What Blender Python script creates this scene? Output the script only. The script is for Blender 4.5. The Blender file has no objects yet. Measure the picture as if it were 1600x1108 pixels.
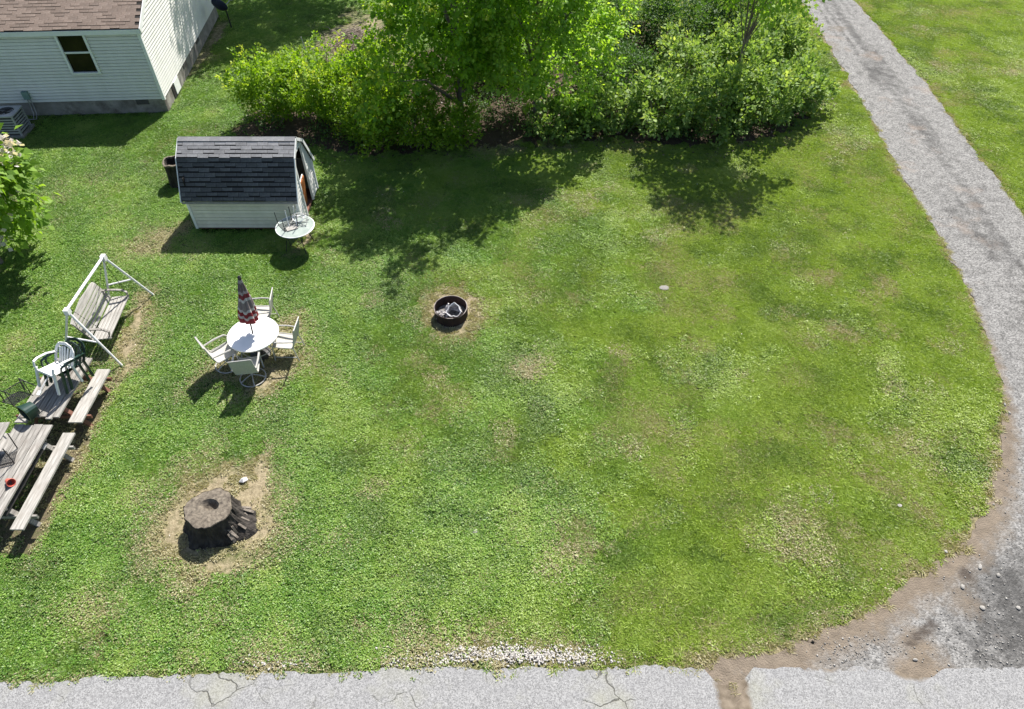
import bpy, bmesh, math, random
import numpy as np
from mathutils import Vector, Matrix, Euler

random.seed(7)
rng = np.random.default_rng(11)
SC = bpy.context.scene
COL = SC.collection
PI = math.pi
rad = math.radians

# ------------------------------------------------------------------ camera, sky, sun, exposure
CAM_H, CAM_P, CAM_F = 12.0, 47.0, 1070.0
cd = bpy.data.cameras.new('camera')
cam = bpy.data.objects.new('camera', cd)
COL.objects.link(cam)
cam.location = (0, 0, CAM_H)
cam.rotation_euler = (rad(90 - CAM_P), 0, 0)
cd.sensor_fit = 'HORIZONTAL'
cd.sensor_width = 36.0
cd.lens = 36.0 * CAM_F / 1600.0
cd.clip_start = 0.1
cd.clip_end = 2000
SC.camera = cam

SUN_EL, SUN_AZ = 50.0, 20.0            # the sun stands behind the scene, a little to the right
w = bpy.data.worlds.new('World')
SC.world = w
w.use_nodes = True
nt = w.node_tree
bg = nt.nodes['Background']
sky = nt.nodes.new('ShaderNodeTexSky')
sky.sky_type = 'NISHITA'
sky.sun_disc = False
sky.sun_elevation = rad(SUN_EL)
sky.sun_rotation = rad(SUN_AZ)
sky.air_density = 1.0
sky.dust_density = 1.5
nt.links.new(sky.outputs[0], bg.inputs[0])
bg.inputs[1].default_value = 0.075
sd = bpy.data.lights.new('sun', 'SUN')
sd.energy = 5.0
sd.angle = rad(0.53)
sd.color = (1.0, 0.955, 0.89)
sun = bpy.data.objects.new('sun', sd)
COL.objects.link(sun)
sun.location = (10, 40, 45)
ce = math.cos(rad(SUN_EL))
sundir = Vector((ce * math.sin(rad(SUN_AZ)), ce * math.cos(rad(SUN_AZ)), math.sin(rad(SUN_EL))))
sun.rotation_euler = sundir.to_track_quat('Z', 'Y').to_euler()
vs = SC.view_settings
vs.view_transform = 'Standard'
vs.look = 'None'
vs.gamma = 1.0
vs.exposure = 1.1
vs.use_curve_mapping = False
SC.render.engine = 'CYCLES'
SC.cycles.max_bounces = 8
SC.cycles.transparent_max_bounces = 8
SC.cycles.transmission_bounces = 4

# ------------------------------------------------------------------ measuring: photo point + real height -> place
_c, _s = math.cos(rad(CAM_P)), math.sin(rad(CAM_P))
def ray(px, py):
    u = (px - 800) / CAM_F
    v = (554 - py) / CAM_F
    return Vector((u, _c + v * _s, -_s + v * _c))
def at(px, py, z=0.0):
    d = ray(px, py)
    t = (z - CAM_H) / d.z
    return Vector((d.x * t, d.y * t, z))
def on_plane(px, py, p0, n):
    d = ray(px, py)
    o = Vector((0, 0, CAM_H))
    t = (Vector(p0) - o).dot(n) / d.dot(n)
    return o + d * t

# ------------------------------------------------------------------ value noise for laying things out
_tab = np.random.default_rng(3).random((256, 256))
def vnoise(x, y, sc, seed=0):
    x = np.asarray(x, float) * sc + seed * 17.31 + 500
    y = np.asarray(y, float) * sc + seed * 5.77 + 500
    xi = np.floor(x).astype(int); yi = np.floor(y).astype(int)
    fx = x - xi; fy = y - yi
    fx = fx * fx * (3 - 2 * fx); fy = fy * fy * (3 - 2 * fy)
    g = lambda a, b: _tab[a % 256, b % 256]
    return (g(xi, yi) * (1 - fx) + g(xi + 1, yi) * fx) * (1 - fy) + (g(xi, yi + 1) * (1 - fx) + g(xi + 1, yi + 1) * fx) * fy
def fbm(x, y, sc, seed=0, o=3):
    r = 0; a = 0.5; t = 0
    for k in range(o):
        r = r + a * vnoise(x, y, sc * 2 ** k, seed + k); t += a; a *= .5
    return r / t
def sdf(x, y, poly):                       # negative inside
    x = np.asarray(x, float); y = np.asarray(y, float)
    d = np.full(x.shape, 1e9); ins = np.zeros(x.shape, bool)
    n = len(poly)
    for i in range(n):
        ax, ay = poly[i][:2]; bx, by = poly[(i + 1) % n][:2]
        ex, ey = bx - ax, by - ay
        wx, wy = x - ax, y - ay
        t = np.clip((wx * ex + wy * ey) / (ex * ex + ey * ey + 1e-12), 0, 1)
        d = np.minimum(d, (wx - ex * t) ** 2 + (wy - ey * t) ** 2)
        c = ((ay > y) != (by > y))
        with np.errstate(divide='ignore', invalid='ignore'):
            xx = (bx - ax) * (y - ay) / (by - ay if by != ay else 1e-12) + ax
        ins ^= c & (x < xx)
    return np.where(ins, -1, 1) * np.sqrt(d)

# ------------------------------------------------------------------ materials
class NT:
    def __init__(s, name):
        s.m = bpy.data.materials.new(name); s.m.use_nodes = True
        s.t = s.m.node_tree; s.t.nodes.clear()
        s.out = s.n('ShaderNodeOutputMaterial')
    def n(s, typ, **kw):
        nd = s.t.nodes.new(typ)
        for k, v in kw.items():
            setattr(nd, k, v)
        return nd
    def l(s, a, b):
        s.t.links.new(a, b)
    def val(s, sock, v):
        if isinstance(v, bpy.types.NodeSocket): s.l(v, sock)
        else: sock.default_value = v
    def math(s, op, a, b=0.0, clamp=False):
        nd = s.n('ShaderNodeMath', operation=op); nd.use_clamp = clamp
        s.val(nd.inputs[0], a); s.val(nd.inputs[1], b)
        return nd.outputs[0]
    def mix(s, f, a, b, blend='MIX'):
        nd = s.n('ShaderNodeMix', data_type='RGBA', blend_type=blend)
        c4 = lambda c: c if isinstance(c, bpy.types.NodeSocket) else (*c, 1)[:4]
        s.val(nd.inputs[0], f); s.val(nd.inputs[6], c4(a)); s.val(nd.inputs[7], c4(b))
        return nd.outputs[2]
    def ramp(s, f, a, b, lo=0.0, hi=1.0):
        nd = s.n('ShaderNodeMapRange'); nd.clamp = True
        s.val(nd.inputs[0], f); nd.inputs[1].default_value = a; nd.inputs[2].default_value = b
        nd.inputs[3].default_value = lo; nd.inputs[4].default_value = hi
        return nd.outputs[0]
    def noise(s, vec, sc, det=3, rough=.55, dist=0):
        nd = s.n('ShaderNodeTexNoise')
        if vec is not None: s.l(vec, nd.inputs['Vector'])
        nd.inputs['Scale'].default_value = sc; nd.inputs['Detail'].default_value = det
        nd.inputs['Roughness'].default_value = rough; nd.inputs['Distortion'].default_value = dist
        return nd.outputs[0]
    def vor(s, vec, sc, feat='F1', out='Distance', rnd=1.0):
        nd = s.n('ShaderNodeTexVoronoi', feature=feat)
        s.l(vec, nd.inputs['Vector']); nd.inputs['Scale'].default_value = sc
        nd.inputs['Randomness'].default_value = rnd
        return nd.outputs[out]
    def pos(s): return s.n('ShaderNodeNewGeometry').outputs['Position']
    def obj(s): return s.n('ShaderNodeTexCoord').outputs['Object']
    def scale(s, vec, v):
        nd = s.n('ShaderNodeMapping'); s.l(vec, nd.inputs[0]); nd.inputs[3].default_value = v
        return nd.outputs[0]
    def attr(s, name, typ='GEOMETRY', out='Fac'):
        nd = s.n('ShaderNodeAttribute'); nd.attribute_name = name; nd.attribute_type = typ
        return nd.outputs[out]
    def rand(s): return s.n('ShaderNodeObjectInfo').outputs['Random']
    def bump(s, h, st=.4, d=.02):
        nd = s.n('ShaderNodeBump'); nd.inputs['Strength'].default_value = st; nd.inputs['Distance'].default_value = d
        s.l(h, nd.inputs['Height']); return nd.outputs[0]
    def princ(s, col, rough=.7, metal=0, nrm=None, spec=.3):
        p = s.n('ShaderNodeBsdfPrincipled')
        s.val(p.inputs['Base Color'], col if isinstance(col, bpy.types.NodeSocket) else (*col, 1))
        s.val(p.inputs['Roughness'], rough); p.inputs['Metallic'].default_value = metal
        p.inputs['Specular IOR Level'].default_value = spec
        if nrm is not None: s.l(nrm, p.inputs['Normal'])
        s.l(p.outputs[0], s.out.inputs[0]); return p

def nmat(name, c1, c2, sc=6, rough=.7, bump=.15, bsc=None, rnd=.0, metal=0, spec=.3, stretch=None, dirt=None, bd=.01):
    t = NT(name)
    v = t.obj()
    if stretch: v = t.scale(v, stretch)
    f = t.ramp(t.noise(v, sc, 5), .3, .7)
    col = t.mix(f, c1, c2)
    if rnd:
        col = t.mix(t.math('MULTIPLY', t.rand(), rnd), col, tuple(.45 * c for c in c1))
    if dirt:
        d = t.ramp(t.noise(t.pos(), 2.3, 5, .7), .5, .75)
        col = t.mix(t.math('MULTIPLY', d, dirt[1]), col, dirt[0])
    nrm = t.bump(t.noise(v, bsc or sc * 6, 4), bump, bd) if bump else None
    t.princ(col, rough, metal, nrm, spec)
    return t.m

def leaf_mat(name, dark, light, new, transl=.45, gloss=.06, rough=.45):
    t = NT(name)
    vc = t.n('ShaderNodeAttribute'); vc.attribute_name = 'v'
    sep = t.n('ShaderNodeSeparateColor'); t.l(vc.outputs['Color'], sep.inputs[0])
    col = t.mix(sep.outputs[0], dark, light)
    col = t.mix(sep.outputs[1], col, new)
    d = t.n('ShaderNodeBsdfDiffuse'); t.l(col, d.inputs[0])
    tr = t.n('ShaderNodeBsdfTranslucent')
    t.l(t.mix(1.0, col, (1.5, 1.45, .75), 'MULTIPLY'), tr.inputs[0])
    m1 = t.n('ShaderNodeMixShader'); m1.inputs[0].default_value = transl
    t.l(d.outputs[0], m1.inputs[1]); t.l(tr.outputs[0], m1.inputs[2])
    g = t.n('ShaderNodeBsdfGlossy'); g.inputs['Roughness'].default_value = rough
    m2 = t.n('ShaderNodeMixShader'); m2.inputs[0].default_value = gloss
    t.l(m1.outputs[0], m2.inputs[1]); t.l(g.outputs[0], m2.inputs[2])
    t.l(m2.outputs[0], t.out.inputs[0])
    return t.m

def grass_mat():
    t = NT('grass_blades')
    vc = t.n('ShaderNodeAttribute'); vc.attribute_name = 'v'
    sep = t.n('ShaderNodeSeparateColor'); t.l(vc.outputs['Color'], sep.inputs[0])
    p = t.pos()
    tone = t.attr('tone', 'INSTANCER'); dry = t.attr('dry', 'INSTANCER'); hue = t.attr('hue', 'INSTANCER')
    n = t.ramp(t.noise(p, 2.2, 4, .65), .3, .7)
    cool = t.mix(n, (.054, .190, .007), (.126, .298, .020))
    warm = t.mix(n, (.168, .272, .006), (.278, .382, .026))
    col = t.mix(hue, cool, warm)
    col = t.mix(t.math('MULTIPLY', t.ramp(tone, .5, .95), .62), col, (.34, .42, .11))
    col = t.mix(t.math('MULTIPLY', t.ramp(tone, .5, .1), .75), col, (.026, .095, .006))
    # single blades: some fresh, some straw
    col = t.mix(t.math('MULTIPLY', sep.outputs[0], .6), col, (.40, .50, .12))
    isdry = t.ramp(t.math('ADD', t.math('SUBTRACT', dry, sep.outputs[1]), 0.0), -.08, .12)
    straw = t.mix(sep.outputs[0], (.30, .265, .13), (.48, .44, .27))
    col = t.mix(isdry, col, straw)
    d = t.n('ShaderNodeBsdfDiffuse'); t.l(col, d.inputs[0])
    tr = t.n('ShaderNodeBsdfTranslucent'); t.l(t.mix(1.0, col, (1.2, 1.25, .6), 'MULTIPLY'), tr.inputs[0])
    m1 = t.n('ShaderNodeMixShader'); m1.inputs[0].default_value = .42
    t.l(d.outputs[0], m1.inputs[1]); t.l(tr.outputs[0], m1.inputs[2])
    g = t.n('ShaderNodeBsdfGlossy'); g.inputs['Roughness'].default_value = .5
    m2 = t.n('ShaderNodeMixShader'); m2.inputs[0].default_value = .035
    t.l(m1.outputs[0], m2.inputs[1]); t.l(g.outputs[0], m2.inputs[2])
    t.l(m2.outputs[0], t.out.inputs[0])
    return t.m

def lawn_mat():
    t = NT('lawn_soil')
    p = t.pos()
    bare = t.attr('bare'); litter = t.attr('litter'); dry = t.attr('dry')
    n1 = t.noise(p, 9, 5, .7); n2 = t.noise(p, 45, 3, .6); n3 = t.noise(p, 1.4, 4)
    green = t.mix(t.ramp(n1, .3, .7), (.014, .032, .005), (.050, .085, .014))
    green = t.mix(t.ramp(n2, .45, .75), green, (.09, .13, .03))
    thatch = t.mix(t.ramp(n2, .3, .7), (.085, .07, .035), (.25, .215, .12))
    soil = t.mix(t.ramp(n1, .3, .7), (.12, .092, .058), (.29, .245, .155))
    soil = t.mix(t.ramp(n2, .5, .8), soil, (.38, .33, .23))
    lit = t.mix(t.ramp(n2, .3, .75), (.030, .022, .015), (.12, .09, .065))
    f = t.ramp(t.math('ADD', bare, t.math('MULTIPLY', t.math('SUBTRACT', n1, .5), 1.3)), .25, .85)
    fd = t.ramp(t.math('ADD', dry, t.math('MULTIPLY', t.math('SUBTRACT', n1, .5), .8)), .2, .8)
    col = t.mix(fd, green, thatch)
    col = t.mix(f, col, soil)
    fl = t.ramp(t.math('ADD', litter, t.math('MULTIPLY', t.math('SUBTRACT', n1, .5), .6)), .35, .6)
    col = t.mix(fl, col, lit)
    t.princ(col, .95, 0, t.bump(n2, .6, .02), .1)
    return t.m

def stone_mat(name, c1, c2, dirtcol):
    t = NT(name)
    p = t.pos()
    edge = t.attr('dirt'); track = t.attr('track')
    cell = t.n('ShaderNodeTexVoronoi'); t.l(p, cell.inputs['Vector']); cell.inputs['Scale'].default_value = 34
    sep = t.n('ShaderNodeSeparateColor'); t.l(cell.outputs['Color'], sep.inputs[0])
    n1 = t.noise(p, 3.2, 5, .65); n2 = t.noise(p, .7, 4, .6); n3 = t.noise(p, 60, 3, .7)
    col = t.mix(sep.outputs[0], c1, c2)
    col = t.mix(t.math('MULTIPLY', t.ramp(n3, .55, .75), .55), col, tuple(min(.75, c * 1.5) for c in c2))
    col = t.mix(t.math('MULTIPLY', t.ramp(n1, .42, .75), .45), col, tuple(c * .45 for c in c1))
    col = t.mix(t.math('MULTIPLY', t.ramp(t.math('ADD', track, t.math('MULTIPLY', t.math('SUBTRACT', n1, .5), .9)), .3, .8), .75), col, tuple(c * .42 for c in c1))
    rust = t.ramp(n2, .58, .74)
    col = t.mix(t.math('MULTIPLY', rust, .45), col, (.25, .185, .14))
    dn = t.math('ADD', edge, t.math('MULTIPLY', t.math('SUBTRACT', n1, .5), 1.0))
    dc = t.mix(t.ramp(t.noise(p, 5, 5, .6), .35, .7), tuple(c * .62 for c in dirtcol), dirtcol)
    dc = t.mix(t.math('MULTIPLY', sep.outputs[1], .35), dc, tuple(c * .7 for c in dirtcol))
    damp = t.ramp(t.math('ADD', t.attr('damp'), t.math('MULTIPLY', t.math('SUBTRACT', n1, .5), .7)), .25, .75)
    col = t.mix(t.ramp(dn, .26, .80), col, dc)
    col = t.mix(t.math('MULTIPLY', damp, .75), col, (.045, .036, .030))
    h = t.math('ADD', t.math('MULTIPLY', cell.outputs['Distance'], -1.0), t.math('MULTIPLY', n3, .6))
    t.princ(col, .92, 0, t.bump(h, .55, .02), .2)
    return t.m

def road_mat():
    t = NT('worn_chip_seal')
    p = t.pos()
    cell = t.n('ShaderNodeTexVoronoi'); t.l(p, cell.inputs['Vector']); cell.inputs['Scale'].default_value = 60
    sep = t.n('ShaderNodeSeparateColor'); t.l(cell.outputs['Color'], sep.inputs[0])
    n1 = t.noise(p, 2.6, 5, .65); n3 = t.noise(p, 75, 2, .7); n2 = t.noise(p, .9, 4, .6)
    col = t.mix(sep.outputs[0], (.115, .115, .116), (.275, .275, .274))
    col = t.mix(t.math('MULTIPLY', t.ramp(n3, .5, .75), .5), col, (.36, .36, .355))
    col = t.mix(t.math('MULTIPLY', t.ramp(n1, .45, .72), .35), col, (.17, .17, .175))
    col = t.mix(t.math('MULTIPLY', t.ramp(n2, .52, .72), .5), col, (.24, .24, .175))
    wp = t.n('ShaderNodeVectorMath', operation='ADD'); t.l(p, wp.inputs[0])
    nn = t.n('ShaderNodeTexNoise'); t.l(p, nn.inputs['Vector']); nn.inputs['Scale'].default_value = 1.7; nn.inputs['Detail'].default_value = 5
    sc = t.n('ShaderNodeVectorMath', operation='SCALE'); t.l(nn.outputs['Color'], sc.inputs[0]); sc.inputs['Scale'].default_value = .45
    t.l(sc.outputs[0], wp.inputs[1])
    e = t.vor(wp.outputs[0], 1.05, 'DISTANCE_TO_EDGE')
    crack = t.math('MULTIPLY', t.ramp(e, .002, .012, 1, 0), t.ramp(t.noise(p, .9, 4), .50, .62))
    col = t.mix(t.math('MULTIPLY', crack, .85), col, (.05, .048, .04))
    dn = t.math('ADD', t.attr('dirt'), t.math('MULTIPLY', t.math('SUBTRACT', n1, .5), .9))
    dc = t.mix(t.ramp(t.noise(p, 6, 5), .35, .7), (.10, .08, .058), (.20, .165, .125))
    col = t.mix(t.ramp(dn, .38, .62), col, dc)
    h = t.math('SUBTRACT', t.math('MULTIPLY', n3, .5), t.math('MULTIPLY', crack, 1.5))
    t.princ(col, .9, 0, t.bump(h, .5, .015), .2)
    return t.m

M = {}
M['lawn'] = lawn_mat()
M['grass'] = grass_mat()
M['drive'] = stone_mat('old_gravel_asphalt', (.085, .083, .080), (.265, .260, .250), (.19, .155, .118))
M['road'] = road_mat()
M['siding'] = nmat('white_vinyl_siding', (.64, .63, .595), (.72, .71, .68), 3, .55, .05, rnd=.10, dirt=((.50, .53, .44), .35))
M['trim'] = nmat('white_trim', (.70, .71, .69), (.78, .78, .77), 4, .5, .03, dirt=((.48, .50, .42), .35))
M['shed_siding'] = nmat('cream_board_siding', (.62, .585, .49), (.72, .68, .58), 4, .65, .08, rnd=.12, dirt=((.40, .38, .30), .5))
M['joint'] = nmat('grimy_sheathing', (.16, .17, .155), (.22, .23, .21), 5, .9, .05)
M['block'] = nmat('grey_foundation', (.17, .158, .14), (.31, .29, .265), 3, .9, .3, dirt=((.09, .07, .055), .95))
M['roof_brown'] = nmat('brown_asphalt_shingle', (.185, .135, .105), (.27, .215, .18), 14, .95, .4, 160, rnd=.42, dirt=((.12, .10, .085), .4))
M['roof_black_shade'] = nmat('shaded_charcoal_asphalt_shingle', (.078, .081, .090), (.128, .131, .142), 14, .95, .4, 160, rnd=.6)  # shed shingle darkened for the lower slope, its shade put into the colour
M['roof_grey_lit'] = nmat('sunlit_grey_asphalt_shingle', (.27, .265, .27), (.39, .38, .375), 9, .95, .4, 160, rnd=.4, dirt=((.10, .098, .095), .45))  # shed shingle lightened for the upper slope, sunlight put into the colour
M['glass'] = nmat('dark_window_glass', (.008, .009, .006), (.022, .018, .009), 2.0, .06, 0, spec=.12)
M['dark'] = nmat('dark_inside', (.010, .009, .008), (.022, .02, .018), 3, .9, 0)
M['soffit'] = nmat('tar_felt', (.05, .048, .045), (.09, .085, .08), 8, .9, .1)
M['white_metal'] = nmat('white_painted_steel', (.66, .67, .68), (.78, .78, .78), 8, .4, .05, dirt=((.35, .27, .2), .35))
M['white_plastic'] = nmat('white_plastic', (.70, .70, .68), (.78, .78, .76), 6, .4, .03, dirt=((.42, .42, .36), .4))
M['table_white'] = nmat('white_table_top', (.74, .74, .72), (.80, .80, .78), 5, .35, .02)
M['table_glass'] = nmat('dusty_pale_glass', (.24, .285, .26), (.35, .39, .36), 4, .18, .02, spec=.6)
M['green_plastic'] = nmat('dark_green_plastic', (.008, .026, .020), (.016, .04, .032), 6, .35, .03, spec=.5)
M['black_metal'] = nmat('black_wrought_iron', (.016, .016, .017), (.04, .037, .035), 12, .5, .1)
M['grey_metal'] = nmat('grey_metal', (.28, .28, .28), (.42, .42, .41), 10, .45, .05, metal=.3)
M['ac_metal'] = nmat('grey_painted_cabinet', (.27, .28, .29), (.38, .39, .39), 8, .5, .05, dirt=((.22, .2, .17), .5))
M['sling'] = nmat('beige_sling_fabric', (.36, .35, .31), (.46, .45, .41), 40, .85, .1)
M['chair_frame'] = nmat('pale_chair_frame', (.34, .33, .31), (.45, .44, .41), 10, .45, .03)
M['bark'] = nmat('dark_bark', (.012, .010, .009), (.06, .052, .045), 9, .95, .9, 18, stretch=(1.6, 1.6, .5), bd=.04)
M['bark_grey'] = nmat('grey_bark', (.10, .085, .07), (.22, .19, .16), 9, .95, .8, 24, stretch=(1.6, 1.6, .4), bd=.02)
M['twig'] = nmat('dead_twigs', (.15, .12, .095), (.32, .27, .22), 9, .95, .2)
M['cut_wood'] = nmat('weathered_cut_wood', (.06, .05, .04), (.205, .175, .135), 16, .95, .8, 34, dirt=((.04, .032, .025), .9))
M['wood_grey'] = nmat('weathered_grey_board', (.13, .12, .108), (.37, .355, .325), 4.5, .9, .5, 9, rnd=.30, stretch=(9, .7, 9), dirt=((.15, .12, .10), .55))
M['wood_bench'] = nmat('bleached_bench_board', (.20, .19, .17), (.44, .425, .395), 4.5, .9, .5, 9, rnd=.25, stretch=(9, .7, 9), dirt=((.22, .19, .16), .4))
M['wood_red'] = nmat('old_red_stained_lumber', (.13, .055, .035), (.21, .11, .08), 3, .9, .4, 9, stretch=(6, 6, 6))
M['orange_board'] = nmat('rusty_orange_board', (.32, .095, .02), (.42, .155, .045), 5, .8, .1)
M['rust'] = nmat('rusty_dark_steel', (.014, .009, .009), (.040, .020, .017), 9, .8, .3)
M['rim'] = nmat('burnt_steel_edge', (.15, .11, .10), (.34, .30, .28), 14, .55, .2)
M['ash'] = nmat('ash', (.04, .038, .036), (.22, .21, .20), 14, .98, .8, 40)
M['burnt'] = nmat('burnt_tin', (.34, .31, .30), (.72, .70, .69), 11, .6, .5, metal=.15, dirt=((.10, .05, .03), .7))
M['stone'] = nmat('pale_limestone', (.20, .19, .175), (.40, .385, .355), 9, .9, .5, rnd=.4)
M['white_gravel'] = nmat('white_limestone_gravel', (.27, .255, .235), (.50, .475, .445), 30, .9, .3)
M['flat_stone'] = nmat('grey_flat_stone', (.15, .145, .13), (.25, .24, .215), 14, .9, .5)
M['paper'] = nmat('white_paper_scrap', (.42, .41, .41), (.58, .57, .57), 30, .8, .1)
M['red_plastic'] = nmat('faded_red_plastic', (.50, .085, .06), (.58, .14, .10), 6, .5, .03)
M['dish'] = nmat('navy_dish', (.016, .021, .052), (.03, .036, .08), 4, .6, .03)
M['grey_pale'] = nmat('pale_galvanized', (.36, .37, .38), (.5, .5, .51), 8, .5, .05)
M['green_box'] = nmat('green_grey_box', (.15, .24, .20), (.22, .31, .27), 8, .6, .05)
M['maple'] = leaf_mat('maple_leaves', (0.112, 0.252, 0.009), (0.269, 0.459, 0.022), (.70, .66, .09), .52, .03, .6)
M['maple2'] = leaf_mat('pale_maple_leaves', (0.149, 0.297, 0.026), (0.330, 0.517, 0.055), (.66, .68, .13), .53, .03, .6)
M['privet'] = leaf_mat('privet_leaves', (.100, .215, .008), (.27, .415, .020), (.56, .60, .09), .48, .03, .6)
M['shrub'] = leaf_mat('honeysuckle_leaves', (0.081, 0.167, 0.030), (0.276, 0.391, 0.098), (.48, .55, .17), .42, .03, .65)
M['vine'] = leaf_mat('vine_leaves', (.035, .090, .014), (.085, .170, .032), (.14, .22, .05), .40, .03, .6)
M['catalpa'] = leaf_mat('catalpa_leaves', (.105, .215, .018), (.22, .360, .040), (.38, .46, .075), .5, .02, .6)
M['petal'] = leaf_mat('catalpa_petals', (.62, .56, .56), (.78, .76, .74), (.8, .78, .74), .3, .03)
M['litter'] = leaf_mat('dead_leaves', (.045, .032, .022), (.13, .095, .068), (.24, .19, .15), .2, .02)
def parasol_mat():
    t = NT('striped_parasol_fabric')
    vc = t.n('ShaderNodeAttribute'); vc.attribute_name = 'v'
    sep = t.n('ShaderNodeSeparateColor'); t.l(vc.outputs['Color'], sep.inputs[0])
    h = sep.outputs[0]
    r = t.n('ShaderNodeValToRGB'); t.l(h, r.inputs[0]); cr = r.color_ramp; cr.interpolation = 'CONSTANT'
    bands = [(0, (.27, .045, .05)), (.10, (.42, .38, .37)), (.15, (.20, .03, .036)), (.24, (.46, .43, .42)), (.30, (.20, .165, .165)),
             (.50, (.46, .43, .42)), (.56, (.20, .045, .05)), (.66, (.34, .29, .29)), (.72, (.16, .12, .12)), (.90, (.30, .27, .27))]
    for i, (p_, c_) in enumerate(bands):
        e = cr.elements[i] if i < 2 else cr.elements.new(p_)
        e.position = p_; e.color = (*c_, 1)
    t.princ(r.outputs[0], .85, 0, None, .1)
    return t.m
M['parasol'] = parasol_mat()
def mesh_mat():
    t = NT('wire_mesh_grey')
    v = t.obj()
    sx = t.n('ShaderNodeSeparateXYZ'); t.l(v, sx.inputs[0])
    t.princ((.05, .052, .055), .5)
    return t.m
M['wire'] = nmat('dark_wire', (.035, .036, .038), (.075, .075, .075), 14, .5, 0)

# ------------------------------------------------------------------ mesh helpers
class MB:
    def __init__(s): s.v = []; s.f = []
    def add(s, vs, fs):
        b = len(s.v); s.v += [tuple(q) for q in vs]; s.f += [tuple(i + b for i in f) for f in fs]; return s
    def box(s, c, d, R=None):
        c = Vector(c); h = Vector(d) / 2
        q = [Vector((x * h.x, y * h.y, z * h.z)) for x in (-1, 1) for y in (-1, 1) for z in (-1, 1)]
        if R is not None: q = [R @ p for p in q]
        return s.add([p + c for p in q], [(0, 1, 3, 2), (4, 6, 7, 5), (0, 4, 5, 1), (2, 3, 7, 6), (0, 2, 6, 4), (1, 5, 7, 3)])
    def beam(s, p, q, w_, h_, up=(0, 0, 1)):
        p = Vector(p); q = Vector(q); a = (q - p).normalized(); up = Vector(up)
        if abs(a.dot(up)) > .98: up = Vector((1, 0, 0))
        x = a.cross(up).normalized(); z = x.cross(a)
        vs_ = [e + x * i * w_ / 2 + z * j * h_ / 2 for e in (p, q) for i, j in ((-1, -1), (1, -1), (1, 1), (-1, 1))]
        return s.add(vs_, [(3, 2, 1, 0), (4, 5, 6, 7), (0, 1, 5, 4), (1, 2, 6, 5), (2, 3, 7, 6), (3, 0, 4, 7)])
    def tube(s, pts, r, n=6, closed=False, cap=True):
        pts = [Vector(p) for p in pts]; m = len(pts); rs = r if isinstance(r, (list, tuple)) else [r] * m
        rings = []; last = None
        for i, p in enumerate(pts):
            if closed: a = pts[(i + 1) % m] - pts[i - 1]
            else: a = pts[min(i + 1, m - 1)] - pts[max(i - 1, 0)]
            a = a.normalized() if a.length > 1e-9 else Vector((0, 0, 1))
            if last is None:
                x = a.orthogonal().normalized()
            else:
                x = (last - a * last.dot(a)); x = x.normalized() if x.length > 1e-6 else a.orthogonal().normalized()
            last = x; y = a.cross(x)
            rings.append([p + (x * math.cos(2 * PI * k / n) + y * math.sin(2 * PI * k / n)) * rs[i] for k in range(n)])
        fs = []
        for i in range(m if closed else m - 1):
            j = (i + 1) % m
            for k in range(n):
                fs.append((i * n + k, i * n + (k + 1) % n, j * n + (k + 1) % n, j * n + k))
        if not closed and cap:
            fs.append(tuple(reversed(range(n)))); fs.append(tuple((m - 1) * n + k for k in range(n)))
        return s.add([p for rg in rings for p in rg], fs)
    def lathe(s, prof, n=24, c=(0, 0, 0), fn=None, capb=True, capt=True):
        c = Vector(c); vs_ = []
        for i, (r, z) in enumerate(prof):
            for k in range(n):
                a = 2 * PI * k / n; rr = r * (fn(a, i) if fn else 1)
                vs_.append(c + Vector((rr * math.cos(a), rr * math.sin(a), z)))
        fs = [(i * n + k, i * n + (k + 1) % n, (i + 1) * n + (k + 1) % n, (i + 1) * n + k) for i in range(len(prof) - 1) for k in range(n)]
        if capb: fs.append(tuple(reversed(range(n))))
        if capt: fs.append(tuple((len(prof) - 1) * n + k for k in range(n)))
        return s.add(vs_, fs)
    def mesh(s, name, mat, smooth=False):
        me = bpy.data.meshes.new(name); me.from_pydata(s.v, [], s.f); me.update()
        me.materials.append(mat)
        if smooth: me.polygons.foreach_set('use_smooth', [True] * len(me.polygons))
        return me
    def build(s, name, mat, parent=None, loc=(0, 0, 0), smooth=False, **kw):
        return link(name, s.mesh(name, mat, smooth), parent, loc, **kw)

def link(name, me, parent=None, loc=(0, 0, 0), rot=(0, 0, 0), **kw):
    o = bpy.data.objects.new(name, me); COL.objects.link(o)
    o.location = loc; o.rotation_euler = rot
    if parent is not None: o.parent = parent
    for k, v_ in kw.items(): o[k] = v_
    return o
def thing(name, label, cat, loc=(0, 0, 0), rz=0.0, group=None, rot=None):
    o = bpy.data.objects.new(name, None); COL.objects.link(o)
    o.empty_display_size = .2
    o.location = loc; o.rotation_euler = rot if rot else (0, 0, rz)
    o['label'] = label; o['category'] = cat
    if group: o['group'] = group
    return o
def tag(o, label, cat, group=None, kind=None):
    o['label'] = label; o['category'] = cat
    if group: o['group'] = group
    if kind: o['kind'] = kind
    return o
def copy_tree(root, loc, rz, label, group=None):
    def rec(o, par):
        c = o.copy(); COL.objects.link(c)
        if par is not None: c.parent = par
        for ch in o.children: rec(ch, c)
        return c
    r = rec(root, None)
    r.location = loc; r.rotation_euler = (0, 0, rz); r['label'] = label
    if group: r['group'] = group
    return r
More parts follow.
